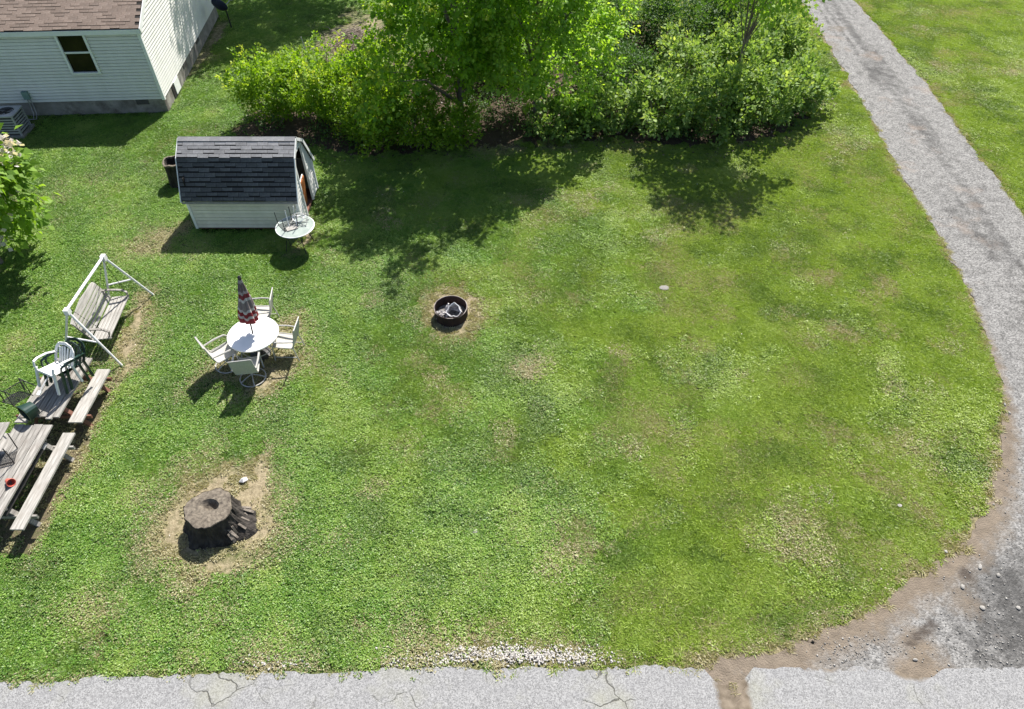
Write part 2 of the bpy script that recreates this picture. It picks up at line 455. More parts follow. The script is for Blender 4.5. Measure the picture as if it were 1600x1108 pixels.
def np_mesh(name, v, f, mat, attrs=None, smooth=False):
    """v (N,3), f (M,k) arrays"""
    me = bpy.data.meshes.new(name)
    N, Mn, k = len(v), len(f), f.shape[1]
    me.vertices.add(N); me.vertices.foreach_set('co', np.asarray(v, np.float32).ravel())
    me.loops.add(Mn * k); me.loops.foreach_set('vertex_index', np.asarray(f, np.int32).ravel())
    me.polygons.add(Mn)
    me.polygons.foreach_set('loop_start', np.arange(0, Mn * k, k, dtype=np.int32))
    me.polygons.foreach_set('loop_total', np.full(Mn, k, np.int32))
    for nm, a in (attrs or {}).items():
        a = np.asarray(a, np.float32)
        if a.ndim == 2:
            if a.shape[1] == 3: a = np.concatenate([a, np.ones((len(a), 1), np.float32)], 1)
            at_ = me.attributes.new(nm, 'FLOAT_COLOR', 'POINT'); at_.data.foreach_set('color', a.ravel())
        else:
            at_ = me.attributes.new(nm, 'FLOAT', 'POINT'); at_.data.foreach_set('value', a.ravel())
    if smooth: me.polygons.foreach_set('use_smooth', np.ones(Mn, bool))
    me.materials.append(mat)
    me.update(calc_edges=True); me.validate()
    return me

# ================================================================== THE SETTING
P2 = lambda L, z=0: [tuple(at(*q, z)[:2]) for q in L]
def smooth_line(pts, step=.12):
    pts = [np.array(p, float) for p in pts]; out = []
    n = len(pts)
    for i in range(n - 1):
        p0, p1, p2, p3 = pts[max(i - 1, 0)], pts[i], pts[i + 1], pts[min(i + 2, n - 1)]
        k = max(2, int(np.linalg.norm(p2 - p1) / step))
        for t in np.arange(k) / k:
            out.append(.5 * ((2 * p1) + (-p0 + p2) * t + (2 * p0 - 5 * p1 + 4 * p2 - p3) * t * t + (-p0 + 3 * p1 - 3 * p2 + p3) * t ** 3))
    out.append(pts[-1]); return np.array(out)

PAIRS = [((13.9, 70), (16.6, 70)), ((13.6, 45), (16.2, 45)), ((13.34, 33.65), (15.86, 33.65)), ((12.89, 25.3), (15.7, 26)), ((12.37, 19.5), (15.36, 20.3)), ((12.25, 16.7), (15.15, 16.9)),
         ((12.03, 14.1), (15.0, 14.2)), ((11.75, 12.4), (14.9, 12)), ((11.42, 10.9), (15.0, 10)), ((10.96, 9.5), (15.3, 8)), ((10.37, 8.45), (16.2, 6.2)), ((9.54, 7.2), (17.5, 4.6)),
         ((8.38, 6.15), (16.6, 3.72)), ((6.98, 5.36), (12, 3.70)), ((5.57, 4.66), (8, 3.68)), ((4.36, 4.28), (5.2, 3.66)), ((3.1, 4.02), (3.0, 3.64))]
NS = 520
def resample(L, n):
    s_ = np.concatenate([[0], np.cumsum(np.linalg.norm(np.diff(L, axis=0), axis=1))]); t = np.linspace(0, s_[-1], n)
    return np.stack([np.interp(t, s_, L[:, 0]), np.interp(t, s_, L[:, 1])], 1)
def knot_spline(pts, counts):
    pts = [np.array(p, float) for p in pts]; out = []; n = len(pts)
    for i in range(n - 1):
        p0, p1, p2, p3 = pts[max(i - 1, 0)], pts[i], pts[i + 1], pts[min(i + 2, n - 1)]
        for t in np.arange(counts[i]) / counts[i]:
            out.append(.5 * ((2 * p1) + (-p0 + p2) * t + (2 * p0 - 5 * p1 + 4 * p2 - p3) * t * t + (-p0 + 3 * p1 - 3 * p2 + p3) * t ** 3))
    out.append(pts[-1]); return np.array(out)
cnt = [max(3, int(math.dist(PAIRS[i][0], PAIRS[i + 1][0]) / (.10 if PAIRS[i][0][1] < 34 else .8))) for i in range(len(PAIRS) - 1)]
Lr = knot_spline([p[0] for p in PAIRS], cnt); Rr = knot_spline([p[1] for p in PAIRS], cnt)
NS = len(Lr)
jit = (fbm(Lr[:, 0], Lr[:, 1], 3.0, 4) - .5) * .30 + (vnoise(Lr[:, 0], Lr[:, 1], 11, 6) - .5) * .10
dl = np.gradient(Lr, axis=0); nl = np.stack([-dl[:, 1], dl[:, 0]], 1); nl /= np.linalg.norm(nl, axis=1)[:, None]
Lj = Lr + nl * jit[:, None]
jr = (fbm(Rr[:, 0], Rr[:, 1], 3.0, 9) - .5) * .25 * (Rr[:, 1] > 9)
Rj = Rr + np.stack([jr, 0 * jr], 1)
DRIVE = [tuple(p) for p in Lj[::4]] + [tuple(p) for p in Rj[::-4]]
NA = 41
tt = np.linspace(0, 1, NA) ** 1.4
dv = Lj[:, None, :] * (1 - tt)[None, :, None] + Rj[:, None, :] * tt[None, :, None]
dx, dy = dv[..., 0].ravel(), dv[..., 1].ravel()
ledge = np.min(np.hypot(dx[:, None] - Lr[None, ::3, 0], dy[:, None] - Lr[None, ::3, 1]), axis=1)
apron = np.clip((9.6 - dy) / 3.5, 0, 1)                      # more washed-out dirt towards the road
dirt = np.clip(1.0 - ledge / (.16 + .28 * np.clip((17 - dy) / 9, 0, 1) + .42 * apron), 0, 1) * (.45 + .55 * np.clip((15 - dy) / 6, 0, 1)) * 1.15
for (px, py, r_, k_) in ((1430, 1010, .5, .8), (1440, 1050, .55, 1.0), (1500, 935, .45, .7), (1230, 1040, .7, 1.0), (1140, 1060, .5, 1.0), (1290, 70, .8, .55), (1310, 45, .6, .5)):
    q = at(px, py); dirt = np.maximum(dirt, k_ * np.exp(-((dx - q.x) ** 2 + (dy - q.y) ** 2) / r_ ** 2))
ta = np.tile(tt, NS)
wob = (fbm(dx, dy, .5, 13) - .5) * .35
track = np.exp(-((ta + wob - .50 - .12 * np.clip((16 - dy) / 6, 0, 1)) / .30) ** 2) * np.clip((dy - 6) / 4, 0, 1) * (.12 + .75 * fbm(dx, dy, .6, 15, 4))
arc = np.repeat(np.arange(NS), NA) * .1
track = track + (vnoise(ta * 16, arc * .22, 1.0, 33) - .5) * .55 * np.clip((dy - 6) / 4, 0, 1)
track = np.maximum(track, .80 * np.exp(-(((dx - 9.9) / 2.4) ** 4 + ((dy - 4.6) / 1.7) ** 4)))
damp_ = np.zeros_like(dx)
for (px, py, r_) in ((1508, 897, .15), (1455, 976, .11), (1444, 986, .12), (1432, 996, .12), (1420, 1006, .09)):
    q = at(px, py); damp_ = np.maximum(damp_, 1.0 * np.exp(-((dx - q.x) ** 2 + (dy - q.y) ** 2) / r_ ** 2))
ii = np.arange(NS - 1)[:, None] * NA + np.arange(NA - 1)[None, :]
df = np.stack([ii, ii + 1, ii + NA + 1, ii + NA], -1).reshape(-1, 4)
dz = np.full(dx.shape, .012)
link('driveway', np_mesh('driveway', np.stack([dx, dy, dz], 1), df, M['drive'], {'dirt': dirt, 'track': track, 'damp': damp_}), kind='structure')

# the street along the lower edge
rx = np.concatenate([[-90, -60, -40, -25], np.arange(-14, 22, .07), [30, 50, 90]])
rt = np.interp(rx, [-90, -8.47, -5.34, -1.72, 2.15, 3.2, 18, 90], [3.7, 3.745, 3.87, 3.985, 3.985, 3.97, 3.985, 4.1])
fine = (rx > -14.5) & (rx < 22)
rj = np.where(fine, (fbm(rx, rx * 0, 1.8, 2) - .5) * .15 + (vnoise(rx, rx * 0, 14, 5) - .5) * .06, 0)
# broken edge where the dirt path meets the street
for px, dpt, wd in ((1140, .26, .33), (1440, .12, .3)):
    q = at(px, 1060); rj = rj - dpt * np.exp(-((rx - q.x) / wd) ** 4)
rt = rt + rj
NR = 26
rw = np.concatenate([np.linspace(0, .9, 16), np.linspace(1.2, 6.2, NR - 16)])
rX = np.repeat(rx, NR); rY = (rt[:, None] - rw[None, :]).ravel()
rd = np.zeros_like(rX)
for px, py, a_, b_, k_ in ((1145, 1080, .30, .9, 1.1), (1425, 1050, .42, .17, .9), (1300, 1046, .9, .1, .55), (460, 1100, .5, .2, .3)):
    q = at(px, py); rd = np.maximum(rd, k_ * np.exp(-((rX - q.x) / a_) ** 2 - ((rY - q.y) / b_) ** 2))
ii = np.arange(len(rx) - 1)[:, None] * NR + np.arange(NR - 1)[None, :]
rf = np.stack([ii, ii + 1, ii + NR + 1, ii + NR], -1).reshape(-1, 4)
link('road', np_mesh('road', np.stack([rX, rY, np.full(rX.shape, .020)], 1), rf, M['road'], {'dirt': rd}), kind='structure')
ROAD = [(a_, b_) for a_, b_ in zip(rx, rt)] + [(90, -2.3), (-90, -2.3)]

# lawn condition: bare earth, straw, dead leaves, and picnic table shade put into the colour
BARE = [(405, 835, 30, 44, .8), (335, 886, 62, 16, .75), (268, 835, 26, 44, .8), (330, 792, 70, 56, .95), (290, 850, 55, 26, .75), (395, 770, 36, 60, .9), (250, 860, 22, 16, .5), (345, 740, 40, 22, .6),
        (706, 487, 50, 38, 1.0), (742, 494, 24, 24, .8), (415, 588, 52, 26, .75), (448, 520, 34, 34, .6), (345, 575, 32, 24, .55), (300, 600, 12, 14, .4), (440, 560, 40, 25, .6),
        (214, 500, 18, 42, .75), (196, 545, 20, 26, .85), (205, 575, 22, 14, .7), (228, 465, 20, 12, .5), (140, 650, 12, 40, .85), (112, 715, 13, 40, .7), (80, 780, 12, 34, .8), (60, 820, 10, 18, .5),
        (262, 372, 24, 20, .6), (290, 350, 14, 22, .6), (478, 372, 16, 20, .85), (455, 397, 22, 16, .6), (220, 645, 22, 12, .5), (222, 392, 20, 11, .5), (190, 330, 30, 8, .35),
        (790, 1020, 105, 15, .95), (880, 1028, 50, 10, .7), (640, 1032, 50, 9, .6), (430, 1034, 40, 12, .75), (300, 1030, 30, 8, .4),
        (146, 1002, 14, 10, .6), (190, 995, 12, 8, .5), (60, 950, 24, 10, .4), (235, 955, 9, 8, .5), (155, 1020, 20, 6, .6), (1335, 832, 20, 7, .55), (1377, 850, 14, 6, .4), (743, 830, 9, 7, .4),
        (790, 222, 40, 17, .9), (860, 225, 30, 10, .6), (560, 60, 60, 36, .8), (1490, 652, 14, 7, .5), (1040, 452, 10, 8, .6), (318, 90, 16, 20, .6), (340, 55, 14, 20, .7), (295, 118, 14, 14, .5), (227, 255, 9, 6, .5), (940, 860, 40, 14, .3), (300, 610, 14, 9, .4)]
DRY = [(335, 830, 125, 80, .6), (1000, 670, 90, 55, .52), (1060, 612, 80, 45, .42), (890, 850, 70, 60, .40), (765, 905, 34, 20, .5), (1255, 585, 45, 25, .45), (1290, 520, 70, 30, .40), (1215, 590, 60, 30, .33),
       (655, 690, 60, 45, .36), (1335, 240, 60, 50, .5), (1390, 330, 40, 40, .45), (1180, 700, 80, 50, .36), (1300, 700, 120, 60, .28), (1100, 800, 60, 40, .36), (960, 930, 90, 40, .42), (1370, 735, 50, 30, .4),
       (830, 780, 60, 60, .3), (640, 905, 50, 40, .3), (330, 930, 70, 40, .4), (140, 960, 80, 50, .4), (70, 880, 50, 40, .3), (330, 780, 110, 90, .55), (710, 490, 65, 48, .5), (420, 550, 110, 80, .4),
       (205, 520, 60, 100, .42), (110, 720, 50, 110, .45), (230, 380, 90, 40, .38), (120, 300, 120, 40, .3), (780, 1010, 240, 30, .5), (430, 1020, 90, 30, .5), (960, 310, 140, 45, .25), (1250, 250, 70, 25, .3),
       (1150, 440, 120, 40, .25), (900, 440, 120, 50, .22), (1480, 20, 140, 14, .45), (560, 430, 60, 20, .3), (1270, 960, 150, 40, .38), (1420, 880, 60, 40, .36), (620, 600, 70, 40, .2), (460, 690, 60, 30, .2)]
def blobs(L, x, y, seed):
    o = np.zeros_like(x)
    wx = (fbm(x, y, 2.2, seed) - .5); wy = (fbm(x, y, 2.2, seed + 5) - .5)
    for (px, py, a_, b_, k_) in L:
        q = at(px, py)
        s_ = CAM_F / (q.y * _c + CAM_H * _s)
        sa = CAM_H / math.hypot(q.y, CAM_H)
        ra, rb = a_ / s_, b_ / (s_ * sa)
        m = (np.abs(x - q.x) < ra * 3.2) & (np.abs(y - q.y) < rb * 3.2)
        if not m.any(): continue
        d = ((x[m] - q.x) / ra + wx[m] * 1.1) ** 2 + ((y[m] - q.y) / rb + wy[m] * 1.1) ** 2
        o[m] = np.maximum(o[m], k_ * np.exp(-d ** 1.3 * .7))
    return o
LIT = [(-10.2, 20.9), (-8.0, 20.5), (-5.2, 19.7), (-3.0, 19.75), (-1.0, 20.2), (1.2, 20.5), (3.0, 20.7), (5.2, 20.3), (7.0, 20.2), (9.0, 20.9), (10.9, 22.1), (11.6, 23.6), (11.2, 26), (9.5, 28.5), (7, 31), (3, 33), (0, 31), (-3, 29), (-5, 27.5), (-7.6, 25), (-9.6, 23.5)]
def lawn_fields(x, y):
    x = np.asarray(x, float).copy(); y = np.asarray(y, float).copy()
    near = (y > 2) & (y < 37) & (np.abs(x) < 28)
    b = np.zeros_like(x); d = np.zeros_like(x); lt = np.zeros_like(x)
    xn, yn = x[near], y[near]
    bb = blobs(BARE, xn, yn, 21); dd = blobs(DRY, xn, yn, 31)
    sd_ = sdf(xn, yn, DRIVE)
    dd = np.maximum(dd, .62 * np.exp(-np.clip(sd_, 0, 9) / .22) * (sd_ > -.5))
    dd = np.maximum(dd, .40 * np.exp(-np.clip(sd_, 0, 9) / .8) * (sd_ > -.5) * np.clip((9 - yn) / 4, 0, 1))
    bb = np.maximum(bb, .6 * np.exp(-np.clip(sd_, 0, 9) / (.10 + .22 * np.clip((9.5 - yn) / 3, 0, 1))) * (sd_ < 1.2))
    bb = np.maximum(bb, .5 * (xn > -10.6) * (xn < -8.95) * (yn > 6) * (yn < 10.6))
    rdist = yn - np.interp(xn, rx, rt)
    bb = np.maximum(bb, .38 * np.exp(-np.abs(rdist) / .12))
    dd = np.maximum(dd, .35 * np.exp(-np.abs(rdist) / .3))
    n_ = fbm(xn, yn, .55, 41, 4)
    dd = np.maximum(dd, np.clip((n_ - .52) * 2.0, 0, .42) * np.where(xn > -3, 1, .6))
    dd = np.maximum(dd, np.clip((vnoise(xn, yn, 1.9, 43) * .7 + vnoise(xn, yn, 5.1, 44) * .3 - .66) * 4.0, 0, .75) * np.where(xn > -4, 1, .55))
    b[near], d[near] = bb, dd
    lt[near] = np.maximum(np.clip(.10 - sdf(xn, yn, LIT) * 1.0, 0, 1), .48 * np.clip(1.5 - 3.5 * np.maximum(np.abs(xn + 9.75) - .55, np.maximum(6.2 - yn, yn - 10.3)), 0, 1))  # last term darkens the soil under the picnic tables to deepen their shade
    return b, d, lt
gx = np.concatenate([[-500, -250, -120, -70, -45, -34], np.arange(-27, 27.01, .12), [34, 45, 70, 120, 250, 500]])
gy = np.concatenate([[-400, -200, -80, -30, -8, 0], np.arange(2.5, 37, .12), [42, 50, 65, 90, 140, 250, 500]])
GX, GY = np.meshgrid(gx, gy, indexing='ij')
fx, fy = GX.ravel(), GY.ravel()
gb, gd, gl = lawn_fields(fx, fy)
gz = (fbm(fx, fy, 2.5, 61) - .5) * .016
gz = np.where((np.abs(fx) < 27) & (fy > 2) & (fy < 37), gz, 0) - .004
k1 = sdf(fx, fy, DRIVE); gz = np.where(k1 < .4, np.minimum(gz, -.004), gz)
gz = np.where(fy < 4.3, np.minimum(gz, -.004), gz)
ii = np.arange(len(gx) - 1)[:, None] * len(gy) + np.arange(len(gy) - 1)[None, :]
gf = np.stack([ii, ii + len(gy), ii + len(gy) + 1, ii + 1], -1).reshape(-1, 4)
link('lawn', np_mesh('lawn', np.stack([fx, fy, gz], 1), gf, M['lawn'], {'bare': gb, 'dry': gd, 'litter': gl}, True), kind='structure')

# ------------------------------------------------------------------ house
HC = at(264, 175)
HU = Vector((math.cos(rad(-3.3)), -math.sin(rad(-3.3)), 0)); HU = Vector((math.cos(rad(3.3)), math.sin(rad(3.3)), 0))
HV = Vector((-math.sin(rad(5.0)), math.cos(rad(5.0)), 0))
HL, HD, HW, HF = 9.5, 8.7, 2.88, .5                # length shown, depth, eave height, foundation height
PITCH = .42
house = thing('house', 'white sided bungalow with brown shingle roof behind the shed', 'house', HC)
def hp(u, v, z): return HU * u + HV * v + Vector((0, 0, z))
def hquad(mb, pts, nrm, th):
    n = Vector(nrm) * th
    a = [Vector(p) for p in pts]; k = len(a)
    mb.add(a + [p - n for p in a], [tuple(range(k)), tuple(reversed(range(k, 2 * k)))] + [(i, i + k, (i + 1) % k + k, (i + 1) % k) for i in range(k)])
FN = -HV; GN = HU.copy(); GN = Vector((HV.y, -HV.x, 0))
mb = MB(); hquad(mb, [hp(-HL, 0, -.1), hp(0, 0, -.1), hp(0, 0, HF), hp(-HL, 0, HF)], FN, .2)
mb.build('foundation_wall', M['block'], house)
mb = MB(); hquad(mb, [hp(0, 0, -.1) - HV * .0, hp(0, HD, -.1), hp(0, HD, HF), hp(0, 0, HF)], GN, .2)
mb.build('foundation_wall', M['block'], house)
mb = MB()
hquad(mb, [hp(-HL, .10, HF), hp(-.12, .10, HF), hp(-.12, .10, HW), hp(-HL, .10, HW)], FN, .1)
hquad(mb, [hp(-.10, .1, HF), hp(-.10, HD - .05, HF), hp(-.10, HD - .05, HW), hp(-.10, HD / 2, HW + PITCH * HD / 2), hp(-.10, .1, HW)], GN, .1)
hquad(mb, [hp(-.2, HD - .02, 0), hp(-HL, HD - .02, 0), hp(-HL, HD - .02, HW), hp(-.2, HD - .02, HW)], HV, .1)
hquad(mb, [hp(-HL, .2, 0), hp(-HL, HD - .2, 0), hp(-HL, HD - .2, HW), hp(-HL, HD / 2, HW + PITCH * HD / 2), hp(-HL, .2, HW)], -GN, .1)
mb.build('wall', M['joint'], house)
# window opening on the front wall, measured from the photograph
fp0 = HC + FN * .02
wq = [on_plane(x, y, fp0, FN) - HC for x, y in ((86, 53), (126, 52), (152, 113), (113, 114))]
wu0 = (wq[0].dot(HU) + wq[3].dot(HU)) / 2; wu1 = (wq[1].dot(HU) + wq[2].dot(HU)) / 2
wz0 = (wq[2].z + wq[3].z) / 2; wz1 = min((wq[0].z + wq[1].z) / 2, HW - .06)
LAP = .113
NB = int((HW - HF) / LAP) + 1
LAPH = (HW - HF) / NB
def lap_board(P, Q, n, h, proud=.022):            # one lap board from P to Q (bottom line), lower edge stands proud
    P, Q, n = Vector(P), Vector(Q), Vector(n); up = Vector((0, 0, h - .020))
    return MB().add([P + n * proud, Q + n * proud, Q + n * .004 + up, P + n * .004 + up, P - n * .03, Q - n * .03, Q - n * .03 + up, P - n * .03 + up],
                    [(0, 1, 2, 3), (0, 4, 5, 1), (1, 5, 6, 2), (3, 7, 4, 0), (2, 6, 7, 3)])
bm_full = lap_board(hp(-HL, 0, 0), hp(-.06, 0, 0), FN, LAPH).mesh('siding_board', M['siding'])
bm_l = lap_board(hp(-HL, 0, 0), hp(wu0 - .07, 0, 0), FN, LAPH).mesh('siding_board', M['siding'])
bm_r = lap_board(hp(wu1 + .07, 0, 0), hp(-.06, 0, 0), FN, LAPH).mesh('siding_board', M['siding'])
for i in range(NB):
    z = HF + i * LAPH
    if z + LAPH > wz0 - .05 and z < wz1 + .05:
        link('siding_board', bm_l, house, (0, 0, z)); link('siding_board', bm_r, house, (0, 0, z))
    else:
        link('siding_board', bm_full, house, (0, 0, z))
gb_full = lap_board(hp(0, .06, 0), hp(0, HD, 0), GN, LAPH).mesh('siding_board', M['siding'])
for i in range(NB): link('siding_board', gb_full, house, (0, 0, HF + i * LAPH))
z = HW
while z < HW + PITCH * HD / 2 - .1:
    v0 = (z + LAPH * .5 - HW) / PITCH
    lap_board(hp(0, v0, z), hp(0, HD - v0, z), GN, LAPH).build('siding_board', M['siding'], house); z += LAPH
mb = MB(); mb.beam(hp(.012, -.012, HF - .02), hp(.012, -.012, HW), .10, .10, HV); mb.build('corner_trim', M['trim'], house)
# window
wn = MB()
fw = .075
def wpt(u, z, d): return hp(u, 0, z) + FN * d
wn.beam(wpt(wu0 - fw / 2 - .01, wz0 - .07, .03), wpt(wu0 - fw / 2 - .01, wz1 + .06, .03), fw, .07, FN)
wn.beam(wpt(wu1 + fw / 2 + .01, wz0 - .07, .03), wpt(wu1 + fw / 2 + .01, wz1 + .06, .03), fw, .07, FN)
wn.beam(wpt(wu0 - .008, wz1 + .03, .03), wpt(wu1 + .008, wz1 + .03, .03), .066, fw, (0, 0, 1))
win = wn.build('window', M['trim'], house)
MB().beam(wpt(wu0 - .008, wz0 - .04, .035), wpt(wu1 + .008, wz0 - .04, .035), .085, .055).build('sill', M['trim'], win)
zm = (wz0 + wz1) / 2
MB().beam(wpt(wu0, zm, .012), wpt(wu1, zm, .012), .05, .055).build('meeting_rail', M['trim'], win)
for za, zb, dd in ((zm + .028, wz1, .002), (wz0 - .012, zm - .028, -.012)):
    mb = MB(); hquad(mb, [wpt(wu0 - .008, za, dd), wpt(wu1 + .008, za, dd), wpt(wu1 + .008, zb, dd), wpt(wu0 - .008, zb, dd)], FN, .01); mb.build('pane', M['glass'], win)
# roof
ov, ro = .10, .12
def rp(u, v, off=0.0):                              # on the front roof slope, v from the wall line
    return hp(u, v, HW + .10 + PITCH * v) + Vector((0, 0, off))
rn = (Vector((0, 0, 1)) - HV * PITCH).normalized()
mb = MB()
hquad(mb, [rp(-HL, -ov), rp(ro, -ov), rp(ro, HD / 2), rp(-HL, HD / 2)], rn, .05)
bk = lambda u, v: hp(u, v, HW + .10 + PITCH * (HD - v))
hquad(mb, [bk(-HL, HD / 2), bk(ro, HD / 2), bk(ro, HD + ov), bk(-HL, HD + ov)], (Vector((0, 0, 1)) + HV * PITCH).normalized(), .05)
roof = mb.build('roof', M['dark'], house)
mb = MB(); mb.beam(rp(-HL, -ov - .012, -.095), rp(ro, -ov - .012, -.095), .022, .15); mb.build('fascia', M['trim'], house)
mb = MB(); mb.beam(rp(ro + .014, -ov, -.07), rp(ro + .014, HD / 2, -.07), .022, .17); mb.build('rake_trim', M['trim'], house); mb = MB(); mb.beam(bk(ro + .014, HD / 2) + Vector((0, 0, -.07)), bk(ro + .014, HD + ov) + Vector((0, 0, -.07)), .022, .17); mb.build('rake_trim', M['trim'], house)
mb = MB(); hquad(mb, [hp(-HL, -ov, HW - .028), hp(-HL, .03, HW - .028), hp(ro, .03, HW - .028), hp(ro, -ov, HW - .028)], (0, 0, -1), .012); mb.build('soffit', M['trim'], house)
sl = (HV + Vector((0, 0, PITCH))).normalized()
EXP = .142; TABW = .305
tabR = Matrix((HU, sl, rn)).transposed()
def tab_mesh(w_, l_, mat, R, th=.012):
    return MB().box((0, 0, 0), (w_, l_, th), R).mesh('shingle', mat)
tilt = Matrix.Rotation(-.055, 3, HU) @ tabR
shs = [tab_mesh(TABW - .010, EXP - g_, M['roof_brown'], Matrix.Rotation(.06, 3, HU) @ tabR, .014) for g_ in (.006, .034)]
ncourse = 10; rr = random.Random(5)
rest = MB()
slope_len = (HD / 2 + ov) * math.sqrt(1 + PITCH ** 2)
for c in range(int(slope_len / EXP)):
    offs = (c % 2) * TABW / 2 + rr.uniform(-.02, .02)
    for k in range(int(HL / TABW) + 1):
        u = ro - .01 - TABW * (k + .5) + offs - (TABW / 2 if c % 2 else 0) * 0
        if u + TABW / 2 > ro + .02: u_ = ro - TABW * .25; continue
        if u < -HL: continue
        pos = rp(u, -ov) + sl * (EXP * (c + .42)) + rn * (.012 + rr.uniform(0, .004))
        if c < ncourse and u > -7.4: kk = 1 if rr.random() < .55 else 0; link('shingle', shs[kk], roof, pos + sl * (.014 * kk))
        else: rest.box(pos, (TABW - .018, EXP + .05, .012), Matrix.Rotation(.06, 3, HU) @ tabR)
rest.build('shingle_field', M['roof_brown'], roof, kind='stuff')
# low details of the house
q = on_plane(221, 157, fp0, FN) - HC
mb = MB(); mb.box(hp(q.dot(HU), 0, .40) + FN * .008, (.42, .03, .17), Matrix((HU, -FN, Vector((0, 0, 1)))).transposed()); vent = mb.build('foundation_vent', M['soffit'], house)
gp0 = HC + GN * .02
q0 = on_plane(272, 135, gp0, GN) - HC
vv = q0.dot(HV) / HV.dot(HV)
mb = MB(); mb.box(hp(0, vv + .3, .28) + GN * .02, (.04, .55, .44), Matrix((GN, HV, Vector((0, 0, 1)))).transposed()); mb.build('access_panel', M['trim'], house)
mb = MB(); mb.box(hp(0, vv - .12, .25) + GN * .006, (.03, .26, .42), Matrix((GN, HV, Vector((0, 0, 1)))).transposed()); mb.build('crawl_opening', M['dark'], house)
for vv2 in (2.9, 5.1):
    mb = MB(); mb.box(hp(0, vv2, .42) + GN * .008, (.03, .40, .14), Matrix((GN, HV, Vector((0, 0, 1)))).transposed()); mb.build('foundation_vent', M['soffit'], house)
q = on_plane(39, 152, fp0, FN) - HC; ub = q.dot(HU)
mb = MB(); mb.box(hp(ub, 0, .78) + FN * .06, (.20, .11, .26), Matrix((HU, -FN, Vector((0, 0, 1)))).transposed()); mb.build('electric_box', M['green_box'], house)
mb = MB()
for k, du in enumerate((-.02, .08)):
    a = hp(ub + du, 0, .68) + FN * .07
    mb.tube([a, a + Vector((0, 0, -.3)) + FN * .02, a + Vector((0.02, 0, -.50)) + FN * .10, a + Vector((.05, 0, -.62)) + FN * .30, a + Vector((-.3, 0, -.64)) + FN * .34], .016)
mb.build('conduit', M['grey_metal'], house)

# air conditioner
acp = at(27, 207)
ac = thing('air_conditioner', 'grey outdoor air conditioner unit on the ground by the house wall', 'air conditioner', acp, rad(3))
s_ = .36
mb = MB(); mb.box((0, 0, .04), (.86, .86, .08)); mb.build('base_pad', M['flat_stone'], ac)
mb = MB(); mb.box((0, 0, .40), (.64, .64, .64)); mb.build('coil_core', M['soffit'], ac)
fin = MB(); 
for d_ in ((0, -1), (1, 0), (0, 1), (-1, 0)):
    cxy = Vector((d_[0] * .345, d_[1] * .345, 0)); sz = (.70, .02, .045) if d_[0] == 0 else (.02, .70, .045)
    fin.box(cxy, sz, Matrix.Rotation(0, 3, 'X'))
fm = fin.mesh('louvre', M['ac_metal'])
for k in range(6): link('louvre', fm, ac, (0, 0, .17 + k * .092))
for sx in (-1, 1):
    for sy in (-1, 1):
        MB().box((sx * .345, sy * .345, .40), (.05, .05, .66)).build('corner_post', M['ac_metal'], ac)
mb = MB(); mb.lathe([(.36, .735), (.40, .735), (.40, .775), (.30, .79), (.27, .79), (.27, .735)], 4 * 8, fn=lambda a, i: 1 if i > 3 else 1 / max(abs(math.cos(a)), abs(math.sin(a))) ** .85 if i in (1, 2, 0) else 1, capb=False, capt=False)
mb.build('top_shroud', M['ac_metal'], ac)
mb = MB(); mb.lathe([(.001, .715), (.27, .715)], 24, capb=False, capt=False); mb.build('fan_well', M['dark'], ac)
mb = MB()
for r_ in (.06, .11, .16, .21, .26): mb.tube([(r_ * math.cos(a), r_ * math.sin(a), .785) for a in np.linspace(0, 2 * PI, 24, endpoint=False)], .005, 4, True)
for a in np.linspace(0, PI, 4, endpoint=False): mb.tube([(-.28 * math.cos(a), -.28 * math.sin(a), .785), (.28 * math.cos(a), .28 * math.sin(a), .785)], .005, 4)
mb.build('fan_guard', M['black_metal'], ac)
mb = MB()
for a in np.linspace(0, 2 * PI, 3, endpoint=False):
    mb.add([(.05 * math.cos(a), .05 * math.sin(a), .74), (.25 * math.cos(a), .25 * math.sin(a), .735), (.25 * math.cos(a + .8), .25 * math.sin(a + .8), .755), (.05 * math.cos(a + .8), .05 * math.sin(a + .8), .75)], [(0, 1, 2, 3)])
mb.build('fan_blade', M['ac_metal'], ac)

# satellite dish on its pole beside the gable wall
dp = at(362, 44)
sat = thing('satellite_dish', 'dark navy satellite dish on a thin pole beside the house', 'satellite dish', dp)
MB().tube([(0, 0, -.1), (-.02, 0, .95)], .03, 8).build('pole', M['black_metal'], sat)
q = MB(); q.lathe([(.001, .10), (.12, .085), (.24, .045), (.33, 0), (.335, .012), (.24, .06), (.12, .10), (.001, .115)], 24, capb=False, capt=False)
dish = q.build('dish', M['dish'], sat, (-.16, -.16, 1.02), True); dish.rotation_euler = (rad(-62), rad(-18), 0); dish.rotation_euler = (rad(118), 0, rad(-12))
MB().tube([(-.02, 0, .94), (-.14, -.02, 1.14)], .028, 6).build('mount', M['grey_metal'], sat)
mb = MB(); mb.tube([(-.02, .0, .9), (.18, .28, 1.06)], .018, 6); mb.box((.20, .30, 1.12), (.16, .14, .15)); mb.build('receiver_arm', M['grey_pale'], sat)

